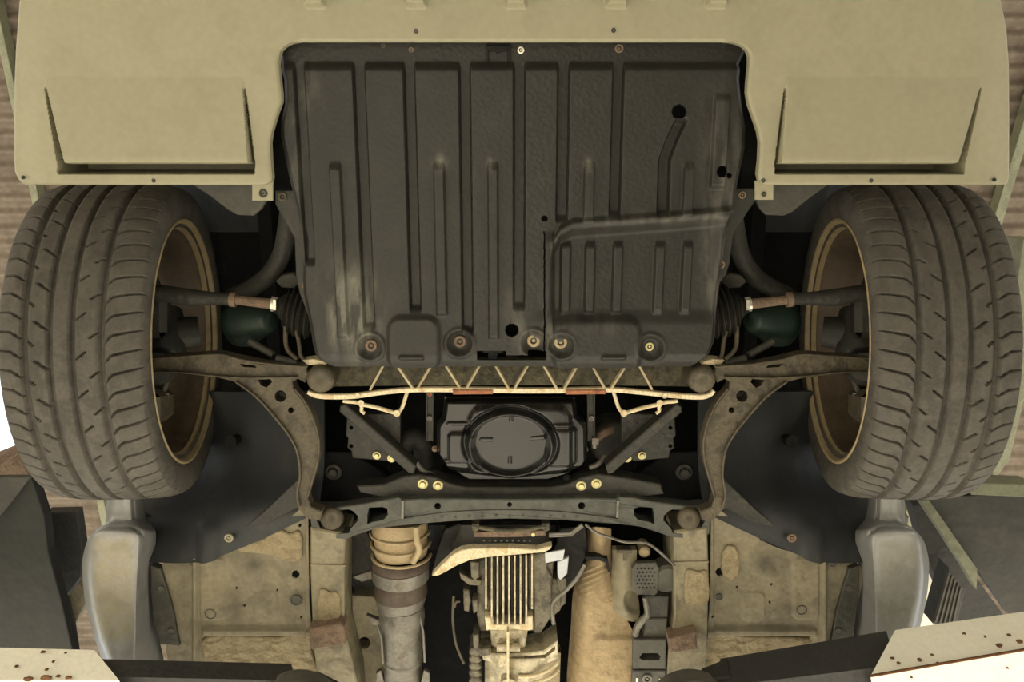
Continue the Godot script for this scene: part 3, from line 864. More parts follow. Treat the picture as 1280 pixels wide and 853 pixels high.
func arm(s: int):
	var mb := MB.new()
	var c := 1278.0
	var ha := func(x, y): return 1.545 + 0.0001 * maxf(0.0, absf(x - 639.0) - 260.0)
	var out := side([[186, 451], [205, 446], [240, 445], [262, 443], [276, 443], [300, 449], [330, 455], [382, 457], [386, 468], [381, 479], [372, 474], [365, 478], [367, 486], [380, 502], [392, 524], [399, 550], [398, 575], [391, 600], [384, 622], [388, 634], [402, 640], [400, 652], [386, 650], [372, 636], [370, 618], [374, 594], [371, 566], [362, 548], [348, 528], [330, 508], [310, 488], [294, 478], [262, 470], [230, 466], [205, 467], [186, 463]], s, c)
	var holes := [side([[322, 475], [338, 474], [340, 478], [333, 485], [326, 482]], s, c), side(circle(350.5, 495.5, 7.4, 12), s, c), side(circle(363.5, 513, 3.8, 10), s, c), side([[299, 455], [318, 457], [321, 460], [304, 459]], s, c)]
	plate(mb, out, ha, 0.03, 1.6, holes)
	var a := put(mb, "control_arm", "iron", car, "brown grey forged lower control arm curving behind the %s wheel" % ("left" if s < 0 else "right"))
	# raised rims of the forging
	for p in [[[190, 449, 2], [240, 445.5, 2], [276, 444, 2.2], [300, 450, 2], [340, 456, 2], [384, 459, 2]], [[190, 465.5, 2], [230, 466.5, 2], [262, 470, 2], [310, 473, 2.2], [372, 472, 2.2]], [[294, 478, 2], [320, 497, 2.5], [347, 527, 2.5], [362, 547, 2.5], [371, 566, 2.5], [374.5, 594, 2.5], [371, 618, 2.5], [374, 634, 2.5]], [[368, 487, 2], [380, 502, 2], [391, 524, 2.2], [398, 550, 2.5], [397, 575, 2.5], [390.5, 600, 2.5], [384, 622, 2.5]]]:
		mb = MB.new()
		plate(mb, band(side(p, s, c)), func(x, y): return ha.call(x, y) - 0.008, 0.012, 0.7)
		put(mb, "forged_rim", "iron", a)
	# bushings
	for q in [[401, 474, 18.5, 1.545, 0.075, 877], [415, 648, 15.5, 1.57, 0.07, 861.0]]:
		var x: float = q[0] if s < 0 else q[5]
		var o := W(x, q[1], q[3])
		var r: float = q[2] / F * q[3] * 1.02
		mb = MB.new()
		mb.lathe(o, Vector3.UP if q[1] < 500 else Vector3(0.12 * s, 0.9, -0.35), [[0.0, -0.010], [r * 0.62, -0.010], [r * 0.9, -0.007], [r, 0.002], [r, q[4] * 0.7], [r * 1.1, q[4] * 0.75], [r * 1.1, q[4]], [r * 0.6, q[4] + 0.01]], 28, true)
		put(mb, "bushing", "iron", a, "round bushing housing")
	# cast lugs of the crossmember fork
	# pale knuckle of the ball joint above the truss
	mb = MB.new()
	plate(mb, side([[378, 451], [392, 449], [404, 452], [408, 456], [384, 457]], s, 1284), 1.552, 0.03, 1.0)
	put(mb, "bushing_collar", "cast", a, "bare metal collar")

# ---- engine ---------------------------------------------------------------
func engine():
	var mb := MB.new()
	var H := 1.60
	# oil pan: one deep pressing with steps, a round bead and a dish
	var pl := [[496, 556], [520, 553], [530, 546], [564, 546], [572, 552], [588, 558], [601, 580]]
	var pr := [[496, 718], [518, 722], [530, 733], [572, 734], [584, 726], [594, 716], [601, 690]]
	var NU := 190; var NV := 110
	var P := PackedVector3Array(); 
	for b in NV + 1:
		var y := lerpf(496, 601, float(b) / NV)
		var x0 := lerp_tab(pl, y); var x1 := lerp_tab(pr, y)
		for a in NU + 1:
			var x := lerpf(x0, x1, float(a) / NU)
			var d := 0.022 * smoothstep(0.0, 6.0, x - x0) * smoothstep(0.0, 6.0, x1 - x) * smoothstep(496.0, 501.0, y)
			d += 0.012 * pad(x, y, 588, 712, 504, 590, 16, 5)
			d += 0.010 * pad(x, y, 562, 600, 536, 570, 5, 3) + 0.010 * pad(x, y, 682, 719, 529, 574, 5, 3)
			d += 0.006 * pad(x, y, 690, 714, 523, 527, 2, 2) + 0.006 * pad(x, y, 560, 590, 523, 526, 2, 2) + 0.006 * pad(x, y, 556, 586, 569, 573, 2, 2)
			d -= 0.030 * smoothstep(584.0, 600.0, y + absf(x - 640) * 0.10)
			var r := Vector2((x - 638) / 50.0, (y - 547) / 37.5).length()
			d += 0.013 * exp(-pow((r - 1.0) / 0.06, 2))
			d = lerpf(d, 0.031, 1.0 - smoothstep(0.84, 0.93, r))
			d -= 0.008 * exp(-pow((r - 1.14) / 0.05, 2))
			P.append(W(x, y, H) + Vector3(0, -d, 0))
	mb.sheet(P, NU, NV, 0.06)
	var pan := put(mb, "oil_pan", "gloss", car, "glossy black engine oil pan with a round pressed dish")
	for q in [[598, 549, 616, 549.5], [660, 548, 680, 546.5], [639, 517, 639, 526], [637.5, 569, 637.5, 579]]:
		mb = MB.new(); mb.tube([W(q[0], q[1], H - 0.026), W(q[0] * 0.8 + q[2] * 0.2, q[1] * 0.8 + q[3] * 0.2, H - 0.029), W(q[2], q[3], H - 0.030)], [0.003, 0.005, 0.005], 10)
		put(mb, "pressed_tab", "gloss", pan)
	for q in [[554, 548, 6.5, "darkiron"], [543.5, 561.5, 4.0, "brown"], [732, 562.5, 3.6, "iron"], [709, 598, 5.0, "black"]]:
		bolt(pan, "drain_plug" if q[2] > 6 else "bolt", q[0], q[1], H + 0.004, q[2], q[3], "", "hex")
	# sump rear flange under the pan
	mb = MB.new()
	plate(mb, [[552, 590], [590, 600], [690, 600], [722, 592], [728, 600], [700, 612], [580, 612], [556, 604]], H + 0.035, 0.06, 1.5)
	put(mb, "sump_flange", "black", car)
	mb = MB.new()
	for x in [578, 590, 600, 660, 672, 684]: bar(mb, W(x, 599, H + 0.03), W(x + 1, 611, H + 0.03), 0.006, 0.02)
	put(mb, "sump_fins", "black", car)
	# vertical rails either side
	for x in [537, 739]:
		mb = MB.new()
		plate(mb, [[x - 5, 490], [x + 5, 490], [x + 4, 552], [x - 4, 552]], H + 0.01, 0.03, 1.2)
		plate(mb, [[x - 5, 490], [x - 3, 490], [x - 3, 552], [x - 4.5, 552]], H + 0.005, 0.01, 0.4)
		plate(mb, [[x + 3, 490], [x + 5, 490], [x + 4.5, 552], [x + 3, 552]], H + 0.005, 0.01, 0.4)
		var rl := put(mb, "engine_rail", "darkiron", car, "narrow dark rail on the %s of the oil pan" % ("left" if x < 600 else "right"))
		bolt(rl, "bolt", x, 523.5, H + 0.006, 3.6, "steel", "", "socket")
		if x < 600: bolt(rl, "bolt", 537, 493, H + 0.006, 3.0, "rust", "", "socket")
	# engine block, hoses and pipes deep in the bay
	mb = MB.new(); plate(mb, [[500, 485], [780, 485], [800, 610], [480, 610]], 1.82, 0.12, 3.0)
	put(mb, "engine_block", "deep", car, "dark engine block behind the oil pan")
	mb = MB.new()
	mb.tube(cat([W(502, 560, 1.66), W(515, 548, 1.67), W(528, 556, 1.68), W(530, 580, 1.69)], 5), 0.022, 14)
	put(mb, "exhaust_elbow", "darkiron", car, "dull exhaust elbow in the dark beside the oil pan")
	mb = MB.new(); mb.tube(cat([W(520, 578, 1.61), W(528, 588, 1.61), W(540, 593, 1.61)], 5), 0.006, 10)
	put(mb, "brake_pipe", "steel", car)
	mb = MB.new()
	mb.tube(cat([W(737, 585, 1.61), W(748, 580, 1.61), W(756, 570, 1.62)], 5), 0.006, 10)
	put(mb, "brake_pipe", "steel", car)
	mb = MB.new(); mb.tube(cat([W(742, 552, 1.62), W(752, 543, 1.63), W(764, 537, 1.65)], 5), 0.009, 10)
	put(mb, "copper_pipe", "brown", car, "brown pipe stub")
	mb = MB.new(); mb.tube([W(744, 545, 1.61), W(743, 560, 1.61)], 0.006, 8); mb.box(W(744, 551, 1.605), Vector3(0.014, 0.01, 0.014))
	put(mb, "pipe_clip", "steel", car)
	mb = MB.new(); mb.lathe(W(766, 553, 1.68), Vector3.DOWN, [[0.05, -0.05], [0.05, 0.0], [0.04, 0.012], [0.0, 0.014]], 24, true)
	put(mb, "starter_motor", "darkiron", car)

# ---- floor, sills, rails --------------------------------------------------
func floors():
	for s in [-1, 1]:
		var nm := "left" if s < 0 else "right"
		# dark splash liner between the wheel and the floor
		var mb := MB.new()
		net(mb, [[side([[215, 490, 1.86]], s)[0], side([[270, 490, 1.84]], s)[0], side([[330, 490, 1.76]], s)[0], side([[405, 490, 1.70]], s)[0]],
			[side([[180, 580, 1.84]], s)[0], side([[250, 580, 1.80]], s)[0], side([[330, 580, 1.70]], s)[0], side([[405, 580, 1.645]], s)[0]],
			[side([[150, 650, 1.70]], s)[0], side([[240, 650, 1.65]], s)[0], side([[310, 640, 1.61]], s)[0], side([[400, 625, 1.615]], s)[0]],
			[side([[150, 700, 1.60]], s)[0], side([[240, 704, 1.584]], s)[0], side([[300, 686, 1.585]], s)[0], side([[400, 640, 1.60]], s)[0]]], 40, 30, 0.01,
			func(x, y):
				var q: Array = side([[x, y]], s)[0]
				return 0.012 * smoothstep(246.0, 256.0, q[0]) * (1 - smoothstep(268.0, 280.0, q[0])) * smoothstep(640.0, 660.0, y))
		var ln := put(mb, "splash_liner", "liner", car, "dark splash liner behind the %s wheel" % nm)
		bolt(ln, "clip", side([[286, 672]], s, 1276)[0][0], 673, 1.580, 6.0, "champagne" if s < 0 else "brown", "pale washer", "socket")
		mb = MB.new(); mb.tube([W(side([[288, 552]], s)[0][0], 552, 1.735), W(side([[300, 548]], s)[0][0], 548, 1.78)], [0.014, 0.010], 12)
		put(mb, "liner_grommet", "black", ln)
		# flat plate towards the inner side (dark triangular gusset)
		mb = MB.new()
		plate(mb, side([[296, 668], [330, 640], [383, 590], [390, 600], [386, 628], [340, 652], [300, 682]], s), 1.595, 0.01, 1.0)
		put(mb, "gusset", "darkiron", car)
		# floor pan
		mb = MB.new()
		var pan := [[[188, 712, 1.60], [243, 696, 1.60], [300, 686, 1.60], [345, 660, 1.60], [386, 628, 1.60]],
			[[196, 730, 1.60], [247, 730, 1.60], [300, 728, 1.60], [345, 724, 1.60], [387, 718, 1.60]],
			[[205, 780, 1.60], [252, 780, 1.60], [303, 780, 1.60], [347, 778, 1.60], [389, 772, 1.60]],
			[[215, 870, 1.60], [262, 870, 1.60], [310, 870, 1.60], [352, 870, 1.60], [402, 870, 1.60]],
			[[260, 1150, 1.60], [305, 1150, 1.60], [348, 1150, 1.60], [388, 1150, 1.60], [440, 1150, 1.60]]]
		var rows := []
		for r in pan: rows.append(side(r, s, 1274))
		var cuts := [[369, 718, 5.0], [295, 735, 1.8], [346, 738, 1.8], [305, 757, 1.8], [376, 772, 2.0], [374, 657, 2.0], [315, 679, 2.6]] if s < 0 else [[900, 715, 5.2], [922, 734, 2.0], [891, 769, 2.0], [965, 731, 2.0], [963, 753, 2.0], [953, 674, 2.8]]
		var mudz := FastNoiseLite.new(); mudz.seed = 31 + s; mudz.frequency = 0.02; mudz.fractal_octaves = 3
		var disp := func(x, y):
			var q: float = x if s < 0 else 1274 - x
			var d := 0.0
			d += 0.004 * pad(q, y, 250, 283, 698, 774, 8, 2.0)          # pressed panel
			d += 0.003 * pad(q, y, 318, 347, 740, 776, 8, 2.0)
			d += 0.012 * smoothstep(240.0, 244.0, q) * (1 - smoothstep(246.5, 250.0, q))   # seam
			d -= 0.010 * (1 - smoothstep(238.0, 243.0, q)) * (1 - smoothstep(700.0, 716.0, y))
			d += 0.008 * smoothstep(784.0, 787.0, y) * (1 - smoothstep(792.0, 796.0, y)) * smoothstep(252.0, 256.0, q)
			d -= 0.006 * smoothstep(796.0, 800.0, y) * smoothstep(252.0, 256.0, q)
			d += 0.006 * smoothstep(381.0, 384.0, q)
			var e := Vector2((q - 312) / 22.0, (y - 706) / 20.0).length()
			d += 0.004 * (1 - smoothstep(0.5, 1.1, e))
			return d
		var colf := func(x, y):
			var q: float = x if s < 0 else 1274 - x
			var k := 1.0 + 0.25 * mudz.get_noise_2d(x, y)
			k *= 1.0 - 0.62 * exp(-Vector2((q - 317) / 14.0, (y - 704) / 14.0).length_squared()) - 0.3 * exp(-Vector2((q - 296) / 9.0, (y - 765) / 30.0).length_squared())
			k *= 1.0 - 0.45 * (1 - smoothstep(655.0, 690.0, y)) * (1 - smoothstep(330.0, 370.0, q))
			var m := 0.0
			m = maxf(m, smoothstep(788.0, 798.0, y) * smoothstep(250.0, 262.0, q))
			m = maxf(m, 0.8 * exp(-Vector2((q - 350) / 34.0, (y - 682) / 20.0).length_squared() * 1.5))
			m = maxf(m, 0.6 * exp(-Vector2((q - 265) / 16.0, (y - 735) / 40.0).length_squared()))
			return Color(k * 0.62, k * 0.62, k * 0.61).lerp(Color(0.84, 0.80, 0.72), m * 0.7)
		var cutf := func(x, y):
			for q in cuts:
				if Vector2(x - q[0], y - q[1]).length() < q[2]: return true
			return false
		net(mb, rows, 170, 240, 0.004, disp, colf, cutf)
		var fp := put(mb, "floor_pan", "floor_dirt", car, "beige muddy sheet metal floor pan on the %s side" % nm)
		for q in ([[370, 751, 8.0], [241, 704, 4.5], [263, 768, 8.0]] if s < 0 else [[899, 747, 5.0], [1041, 705, 5.0], [1002, 763, 7.5]]):
			bolt(fp, "grommet", q[0], q[1], 1.596, q[2], "plastic", "grey rubber grommet", "plug")
		# dried mud crusts, raised on the sheet
		var crusts := [[[256, 799], [300, 795], [345, 798], [383, 790], [389, 812], [392, 840], [340, 842], [300, 835], [260, 830]], [[325, 676], [338, 668], [350, 664], [362, 668], [374, 666], [378, 682], [374, 702], [352, 700], [336, 694], [300, 690], [297, 680]]] if s < 0 else [[[888, 792], [930, 796], [1010, 800], [1000, 812], [950, 826], [912, 838], [880, 834]], [[906, 688], [918, 684], [925, 700], [922, 720], [912, 726], [902, 712]]]
		for q in crusts:
			mb = MB.new()
			var fine := []
			for p in cat(q, 6, true): fine.append([p[0] + rng.randf_range(-0.7, 0.7), p[1] + rng.randf_range(-0.7, 0.7)])
			plate(mb, fine, 1.5925, 0.012, 1.5)
			put(mb, "mud_crust", "mud", fp, "crust of dried tan mud")
		# inner chassis rail
		mb = MB.new()
		var rail: Array = [[388, 660], [410, 664], [432, 668], [430, 700], [430, 786], [446, 853], [470, 1150], [440, 1150], [392, 812], [388, 720]] if s < 0 else [[842, 664], [884, 660], [886, 720], [884, 812], [850, 1150], [812, 1150], [836, 812], [843, 770]]
		plate(mb, rail, 1.575, 0.09, 2.0)
		var rl := put(mb, "chassis_rail", "floorpan", car, "beige grey box section rail along the %s side of the tunnel" % nm)
		mb = MB.new()
		plate(mb, ([[388, 706], [432, 707], [432, 709], [388, 708.5]] if s < 0 else [[842, 703], [886, 702], [886, 704], [842, 705.5]]), 1.572, 0.005, 0.5)
		put(mb, "rail_seam", "floorpan", rl)
		mb = MB.new()
		var mp := []
		for p in cat([[399, 740], [412, 741], [423, 745], [424, 776], [410, 779], [398, 772]] if s < 0 else [[858, 715], [872, 716], [884, 717], [886, 752], [872, 757], [857, 752]], 5, true): mp.append([p[0] + rng.randf_range(-0.7, 0.7), p[1] + rng.randf_range(-0.7, 0.7)])
		plate(mb, mp, 1.569, 0.008, 1.2)
		put(mb, "mud_crust", "mud", rl, "crust of dried tan mud")
		# brown jacking block
		mb = MB.new()
		var jb := [[386, 787], [425, 780], [430, 784], [432, 806], [388, 813]] if s < 0 else [[836, 799], [870, 791], [872, 812], [838, 817]]
		plate(mb, jb, 1.545, 0.04, 1.2)
		put(mb, "jacking_block", "brown", rl, "rusty brown jacking block")
		# sill
		mb = MB.new()
		var c := 1264.0
		var rws := []
		for r in [[[134, 600], [137, 600], [150, 600], [160, 600], [164, 600], [172, 600]],
			[[133, 645], [136, 645], [150, 646], [161, 648], [166, 648], [176, 648]],
			[[130, 658], [134, 657], [150, 657], [164, 658], [172, 662], [186, 664]],
			[[112, 672], [118, 668], [142, 666], [164, 668], [176, 671], [190, 672]],
			[[104, 695], [112, 692], [140, 690], [168, 692], [175, 694], [189, 696]],
			[[103, 720], [111, 720], [140, 720], [167, 720], [173, 720], [186, 720]],
			[[107, 755], [115, 755], [140, 755], [166, 755], [172, 755], [188, 755]],
			[[117, 795], [124, 795], [145, 795], [166, 795], [172, 795], [192, 795]],
			[[130, 832], [137, 832], [150, 832], [166, 832], [173, 832], [200, 832]],
			[[152, 900], [158, 900], [168, 900], [178, 900], [184, 900], [212, 900]],
			[[210, 1150], [215, 1150], [224, 1150], [234, 1150], [240, 1150], [262, 1150]]]:
			var row := []
			var hh: Array = [0.09, 0.012, 0.0, 0.0, 0.006, 0.07]
			var lift := 0.05 if r[0][1] < 650 else (0.025 if r[0][1] < 660 else 0.0)
			for k in 6:
				var x: float = r[k][0] if s < 0 else c - r[k][0]
				row.append([x, r[k][1], 1.535 + hh[k] + lift])
			rws.append(row)
		var dz := FastNoiseLite.new(); dz.seed = 77 + s; dz.frequency = 0.03; dz.fractal_octaves = 4
		net(mb, rws, 50, 100, 0.02, null, func(x, y):
			var q: float = x if s < 0 else c - x
			var dirt: float = smoothstep(664.0, 685.0, y) * (1 - smoothstep(785.0, 805.0, y + 18 * dz.get_noise_2d(x, y))) * (1 - smoothstep(160.0, 170.0, q)) * smoothstep(112.0, 122.0, q) * (0.75 + 0.6 * dz.get_noise_2d(x * 1.6, y * 1.6))
			return Color(0.94, 0.94, 0.94).lerp(Color(0.98, 0.88, 0.66) if s < 0 else Color(0.78, 0.75, 0.66), clampf(dirt * 1.2, 0, 1)))
		put(mb, "side_sill", "silver", car, "silver grey side sill with dried dirt on its underside, %s side" % nm)
		# sill inner flange with clips
		mb = MB.new()
		plate(mb, side([[188, 708], [200, 712], [206, 730], [216, 765], [221, 795], [224, 808], [200, 806], [192, 780], [188, 740]], s, 1262), 1.59, 0.02, 1.2)
		var fl := put(mb, "sill_flange", "flap", car)
		for q in [[201, 737], [214, 790]]:
			bolt(fl, "clip", side([q], s, 1262)[0][0], q[1], 1.588, 5.0, "plastic", "", "plug")

# ---- exhaust, gearbox, tunnel ---------------------------------------------
func ring_plate(mb: MB, a: Vector3, b: Vector3, r: float):
	mb.tube([a, b], r, 28)

func drivetrain():
	var mb := MB.new()
	# tunnel roof and walls, dark
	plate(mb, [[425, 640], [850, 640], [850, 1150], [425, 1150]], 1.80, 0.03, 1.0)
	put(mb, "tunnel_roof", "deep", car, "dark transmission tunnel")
	mb = MB.new()
	plate(mb, [[440, 745], [484, 748], [486, 900], [446, 900], [440, 800]], 1.66, 0.03, 1.0, [circle(455.5, 804, 7.5)])
	put(mb, "tunnel_side_panel", "floorpan", car, "dull beige tunnel panel with a round hole beside the exhaust")
	mb = MB.new(); plate(mb, [[430, 672], [456, 660], [470, 690], [478, 750], [450, 750], [434, 720]], 1.69, 0.03, 1.0)
	put(mb, "tunnel_wall", "darkiron", car)
	# exhaust: catalytic converter band, heat shields, pipe
	var e0 := W(502, 655, 1.64); var e1 := W(500, 700, 1.62); var e2 := W(503, 755, 1.61); var e3 := W(520, 1150, 1.61)
	mb = MB.new()
	mb.tube([W(500, 652, 1.635), W(500, 666, 1.63), W(500, 667, 1.63), W(501, 678, 1.628), W(501, 679, 1.628), W(502, 694, 1.625)], [0.058, 0.060, 0.056, 0.057, 0.06, 0.054], 30)
	var cat_b := put(mb, "catalytic_converter", "tanrust", car, "orange rusted catalytic converter end")
	mb = MB.new()
	for k in 3:
		var pts := []
		for q in 15:
			var g := PI * q / 14.0
			var cc := W(500 + k, [664, 678, 693][k], [1.63, 1.628, 1.625][k])
			pts.append(cc + Vector3(cos(g) * 0.062, -sin(g) * 0.060, 0))
		mb.tube(pts, 0.0035, 6)
	put(mb, "clamp_band", "bronze", cat_b, "tan clamp band")
	mb = MB.new(); mb.tube(cat([W(520, 659, 1.565), W(521, 675, 1.562), W(524, 688, 1.565), W(516, 703, 1.575)], 5), 0.007, 10)
	put(mb, "clamp_lever", "bronze", cat_b, "tan bent bracket")
	mb = MB.new()
	var hs: Node3D
	for sec in [[[[694, 37, 1.625], [700, 40, 1.62], [707, 40, 1.62]], "redsteel"], [[[706, 41, 1.62], [712, 39, 1.62], [722, 39, 1.62], [724, 36, 1.62]], "steel"], [[[723, 35, 1.62], [727, 35, 1.62], [742, 37, 1.615]], "redsteel"], [[[741, 36.5, 1.615], [748, 35, 1.615], [757, 32, 1.615], [766, 30, 1.615]], "steel"]]:
		var P := PackedVector3Array()
		mb = MB.new()
		for p in sec[0]:
			for a in 21:
				var g := PI * (a / 20.0) * 1.1 - PI * 0.05
				var r: float = p[1] / F * p[2]
				P.append(W(501, p[0], p[2]) + Vector3(-cos(g) * r, -sin(g) * r, 0))
		mb.sheet(P, 20, sec[0].size() - 1, 0.004)
		if hs == null: hs = put(mb, "exhaust_heat_shield", sec[1], car, "dull grey and reddish folded heat shield over the exhaust pipe")
		else: put(mb, "shield_section", sec[1], hs)
	mb = MB.new()
	var P := PackedVector3Array()
	plate(mb, [[440, 722], [464, 714], [466, 724], [452, 728]], 1.62, 0.008, 0.8)
	put(mb, "shield_ear", "steel", hs)
	bolt(hs, "slot", 488.5, 725, 1.572, 4.5, "darkiron", "", "plug")
	mb = MB.new()
	var rad := []; var path := []
	for q in [[757, 29], [765, 31], [772, 31.5], [773, 30.5], [781, 30.5], [782, 28], [790, 27.5], [822, 27], [823, 28.5], [826, 28.5], [827, 27], [900, 27], [1150, 25]]:
		path.append(W(502.5 if q[0] < 800 else 503, q[0], 1.61)); rad.append(q[1] / F * 1.61 * 1.02)
	mb.tube(path, rad, 36)
	var xp := put(mb, "exhaust_pipe", "steel", car, "grey steel exhaust pipe running to the rear")
	plates("pipe_flange", "steel", xp, [[[[458, 770], [474, 776], [477, 783], [466, 782]], 1.60, 0.012, 0.8],
		[[[516, 758], [528, 762], [530, 772], [522, 770]], 1.60, 0.012, 0.8],
		[[[470, 842], [476, 838], [480, 853], [480, 900], [470, 900]], 1.585, 0.01, 0.8],
		[[[530, 838], [537, 842], [537, 900], [528, 900], [526, 853]], 1.585, 0.01, 0.8]])
	bolt(xp, "bolt", 495.5, 774.5, 1.565, 2.4, "darkiron", "", "plug")
	mb = MB.new(); mb.tube([W(472, 782, 1.59), W(477, 800, 1.58), W(479, 830, 1.58)], 0.003, 6)
	put(mb, "hanger_wire", "steel", xp)
	mb = MB.new(); mb.tube([W(524, 768, 1.59), W(529, 790, 1.585), W(531, 828, 1.585)], 0.003, 6)
	put(mb, "hanger_wire", "steel", xp)
	# cream rim of the bellhousing
	mb = MB.new()
	plate(mb, [[540, 720], [551, 708], [566, 694], [576, 688.5], [590, 686], [640, 685.5], [672, 687.5], [684, 684], [690, 683], [688, 687], [680, 691], [650, 693.5], [610, 697], [588, 700.5], [572, 707], [556, 716], [546, 721]], 1.555, 0.02, 1.0)
	var hub := put(mb, "gearbox", "alu", car, "pale cast alloy gearbox with cooling fins")
	hub.set_meta("label", "cream coloured curved rim of the gearbox bell housing")
	hub.name = "bell_housing_rim"
	hub.material_override = M["cast"]
	mb = MB.new()                                  # dark bell housing above the rim, curved
	P = PackedVector3Array()
	for b in 9:
		var g := PI * 0.5 * b / 8.0
		for a in 25:
			var u := a / 24.0
			var x := lerpf(536, 706, u)
			var y := lerpf(657, 688, b / 8.0)
			P.append(W(x, y, 1.575 + 0.10 * pow(absf(u - 0.5) * 2, 3) + 0.02 * cos(g)))
	mb.sheet(P, 24, 8, 0.02)
	var bh := put(mb, "bell_housing", "darkiron", car, "dark round bell housing between crossmember and gearbox")
	mb = MB.new(); mb.tube(cat([W(590, 658, 1.565), W(615, 662, 1.565), W(640, 663.5, 1.565), W(660, 662, 1.565), W(682, 658, 1.565)], 5), 0.0045, 10)
	put(mb, "housing_web", "castdark", bh)
	mb = MB.new()
	plate(mb, [[590, 656], [599, 656], [598, 664], [594, 666], [590, 663]], 1.563, 0.02, 0.8); plate(mb, [[677, 655], [687, 655], [687, 663], [682, 666], [678, 662]], 1.563, 0.02, 0.8)
	put(mb, "housing_lug", "castdark", bh)
	mb = MB.new(); plate(mb, band([[593, 669, 6], [640, 668, 8], [682, 667, 6]]), 1.57, 0.015, 0.8)
	put(mb, "housing_rib", "brown", bh)
	bolt(bh, "paint_dot", 666.5, 669, 1.568, 2.6, "zinc", "yellow paint dot", "plug")
	for k in 9: bolt(bh, "tooth", 605 + k * 7.2, 676.5, 1.572, 1.5, "steel", "", "plug")
	mb = MB.new()                                  # slanted dark webs left and right of the rim
	plate(mb, [[538, 722], [546, 690], [556, 662], [575, 655], [592, 670], [574, 690], [552, 708]], 1.61, 0.05, 1.2)
	put(mb, "housing_side", "black", bh)
	mb = MB.new()
	plate(mb, [[700, 662], [732, 658], [735, 690], [722, 720], [708, 735], [702, 715], [690, 690], [696, 680]], 1.62, 0.05, 1.2)
	put(mb, "housing_side", "black", bh)
	mb = MB.new()                                  # bright tube in a bend right of the housing
	mb.tube([W(686, 668, 1.565), W(713, 667, 1.565), W(728, 656, 1.56)], 0.0035, 8)
	mb.tube([W(686, 671, 1.565), W(714, 669.5, 1.565), W(729, 658, 1.56)], 0.0025, 8)
	put(mb, "oil_line", "steel", car, "thin bright oil line")
	# gearbox
	mb = MB.new()
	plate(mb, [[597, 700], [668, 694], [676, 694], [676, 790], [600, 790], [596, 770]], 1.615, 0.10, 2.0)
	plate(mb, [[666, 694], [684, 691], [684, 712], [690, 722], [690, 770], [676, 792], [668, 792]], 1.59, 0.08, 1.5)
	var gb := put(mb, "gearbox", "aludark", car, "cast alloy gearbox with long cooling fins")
	for k in 9:
		mb = MB.new()
		var x := 607.5 + k * 7.2
		var yt := 697.0 - k * 0.4
		var yb := 762.0 if k == 0 or k == 8 else 781.0
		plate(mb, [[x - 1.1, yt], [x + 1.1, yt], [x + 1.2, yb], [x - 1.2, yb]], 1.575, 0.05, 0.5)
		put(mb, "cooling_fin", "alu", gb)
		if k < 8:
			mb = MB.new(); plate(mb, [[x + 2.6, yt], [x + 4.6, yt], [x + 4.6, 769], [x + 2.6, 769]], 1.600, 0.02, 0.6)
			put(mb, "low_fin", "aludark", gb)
	mb = MB.new()
	plate(mb, [[606, 772], [616, 772], [617, 781], [656, 781], [657, 771], [666, 771], [666, 788], [660, 789], [640, 787], [634, 789], [612, 788], [608, 789]], 1.578, 0.04, 1.2)
	put(mb, "fin_end_plate", "cast", gb, "pale cast end plate")
	mb = MB.new()
	plate(mb, [[613, 787], [660, 787], [657, 810], [650, 814], [622, 814], [614, 808]], 1.60, 0.05, 2.5)
	put(mb, "case_waist", "alu", gb)
	mb = MB.new(); mb.tube([W(621, 809.5, 1.585), W(650, 809.5, 1.585)], 0.009, 14)
	put(mb, "cross_pin", "alu", gb)
	mb = MB.new(); bar(mb, W(635, 786, 1.572), W(635, 850, 1.56), 0.005, 0.03)
	put(mb, "centre_web", "cast", gb)
	mb = MB.new()                                  # rear case in steps
	plate(mb, [[600, 811], [612, 811], [614, 818], [655, 818], [680, 814], [697, 802], [698, 824], [682, 832], [640, 833], [630, 836], [618, 836], [612, 828], [604, 826]], 1.585, 0.07, 1.6, [[[656, 821], [681, 818.5], [694, 808], [694, 813], [682, 823], [656, 824.5]]])
	put(mb, "rear_case_flange", "alu", gb)
	mb = MB.new()
	net(mb, [[[606, 826, 1.62], [625, 826, 1.60], [650, 828, 1.585], [675, 828, 1.595], [700, 822, 1.63]], [[606, 850, 1.62], [625, 850, 1.59], [650, 850, 1.57], [675, 848, 1.585], [700, 842, 1.63]], [[606, 1100, 1.62], [625, 1100, 1.59], [650, 1100, 1.57], [672, 1100, 1.585], [690, 1100, 1.63]]], 24, 16, 0.03)
	put(mb, "rear_case", "alu", gb)
	mb = MB.new()
	mb.tube(cat([W(648, 846, 1.566), W(668, 845, 1.57), W(686, 838, 1.58), W(697, 829, 1.59)], 5), 0.004, 8)
	mb.tube(cat([W(664, 855, 1.566), W(680, 850, 1.57), W(692, 844, 1.58), W(698, 838, 1.59)], 5), 0.004, 8)
	put(mb, "case_rib", "cast", gb)
	mb = MB.new(); mb.lathe(W(636, 857, 1.565), Vector3.DOWN, [[0.018, -0.03], [0.018, 0.004], [0.012, 0.006], [0.011, -0.02], [0.0, -0.02]], 24)
	put(mb, "drain_boss", "alu", gb)
	mb = MB.new()                                  # corrugated left side of the case
	for k in 6:
		var y := 812.0 + k * 9.0
		plate(mb, [[586, y + 4], [590, y - 1], [598, y], [602, y + 6], [598, y + 9], [588, y + 8]], 1.60, 0.06, 1.4)
	put(mb, "case_scallops", "aludark", gb)
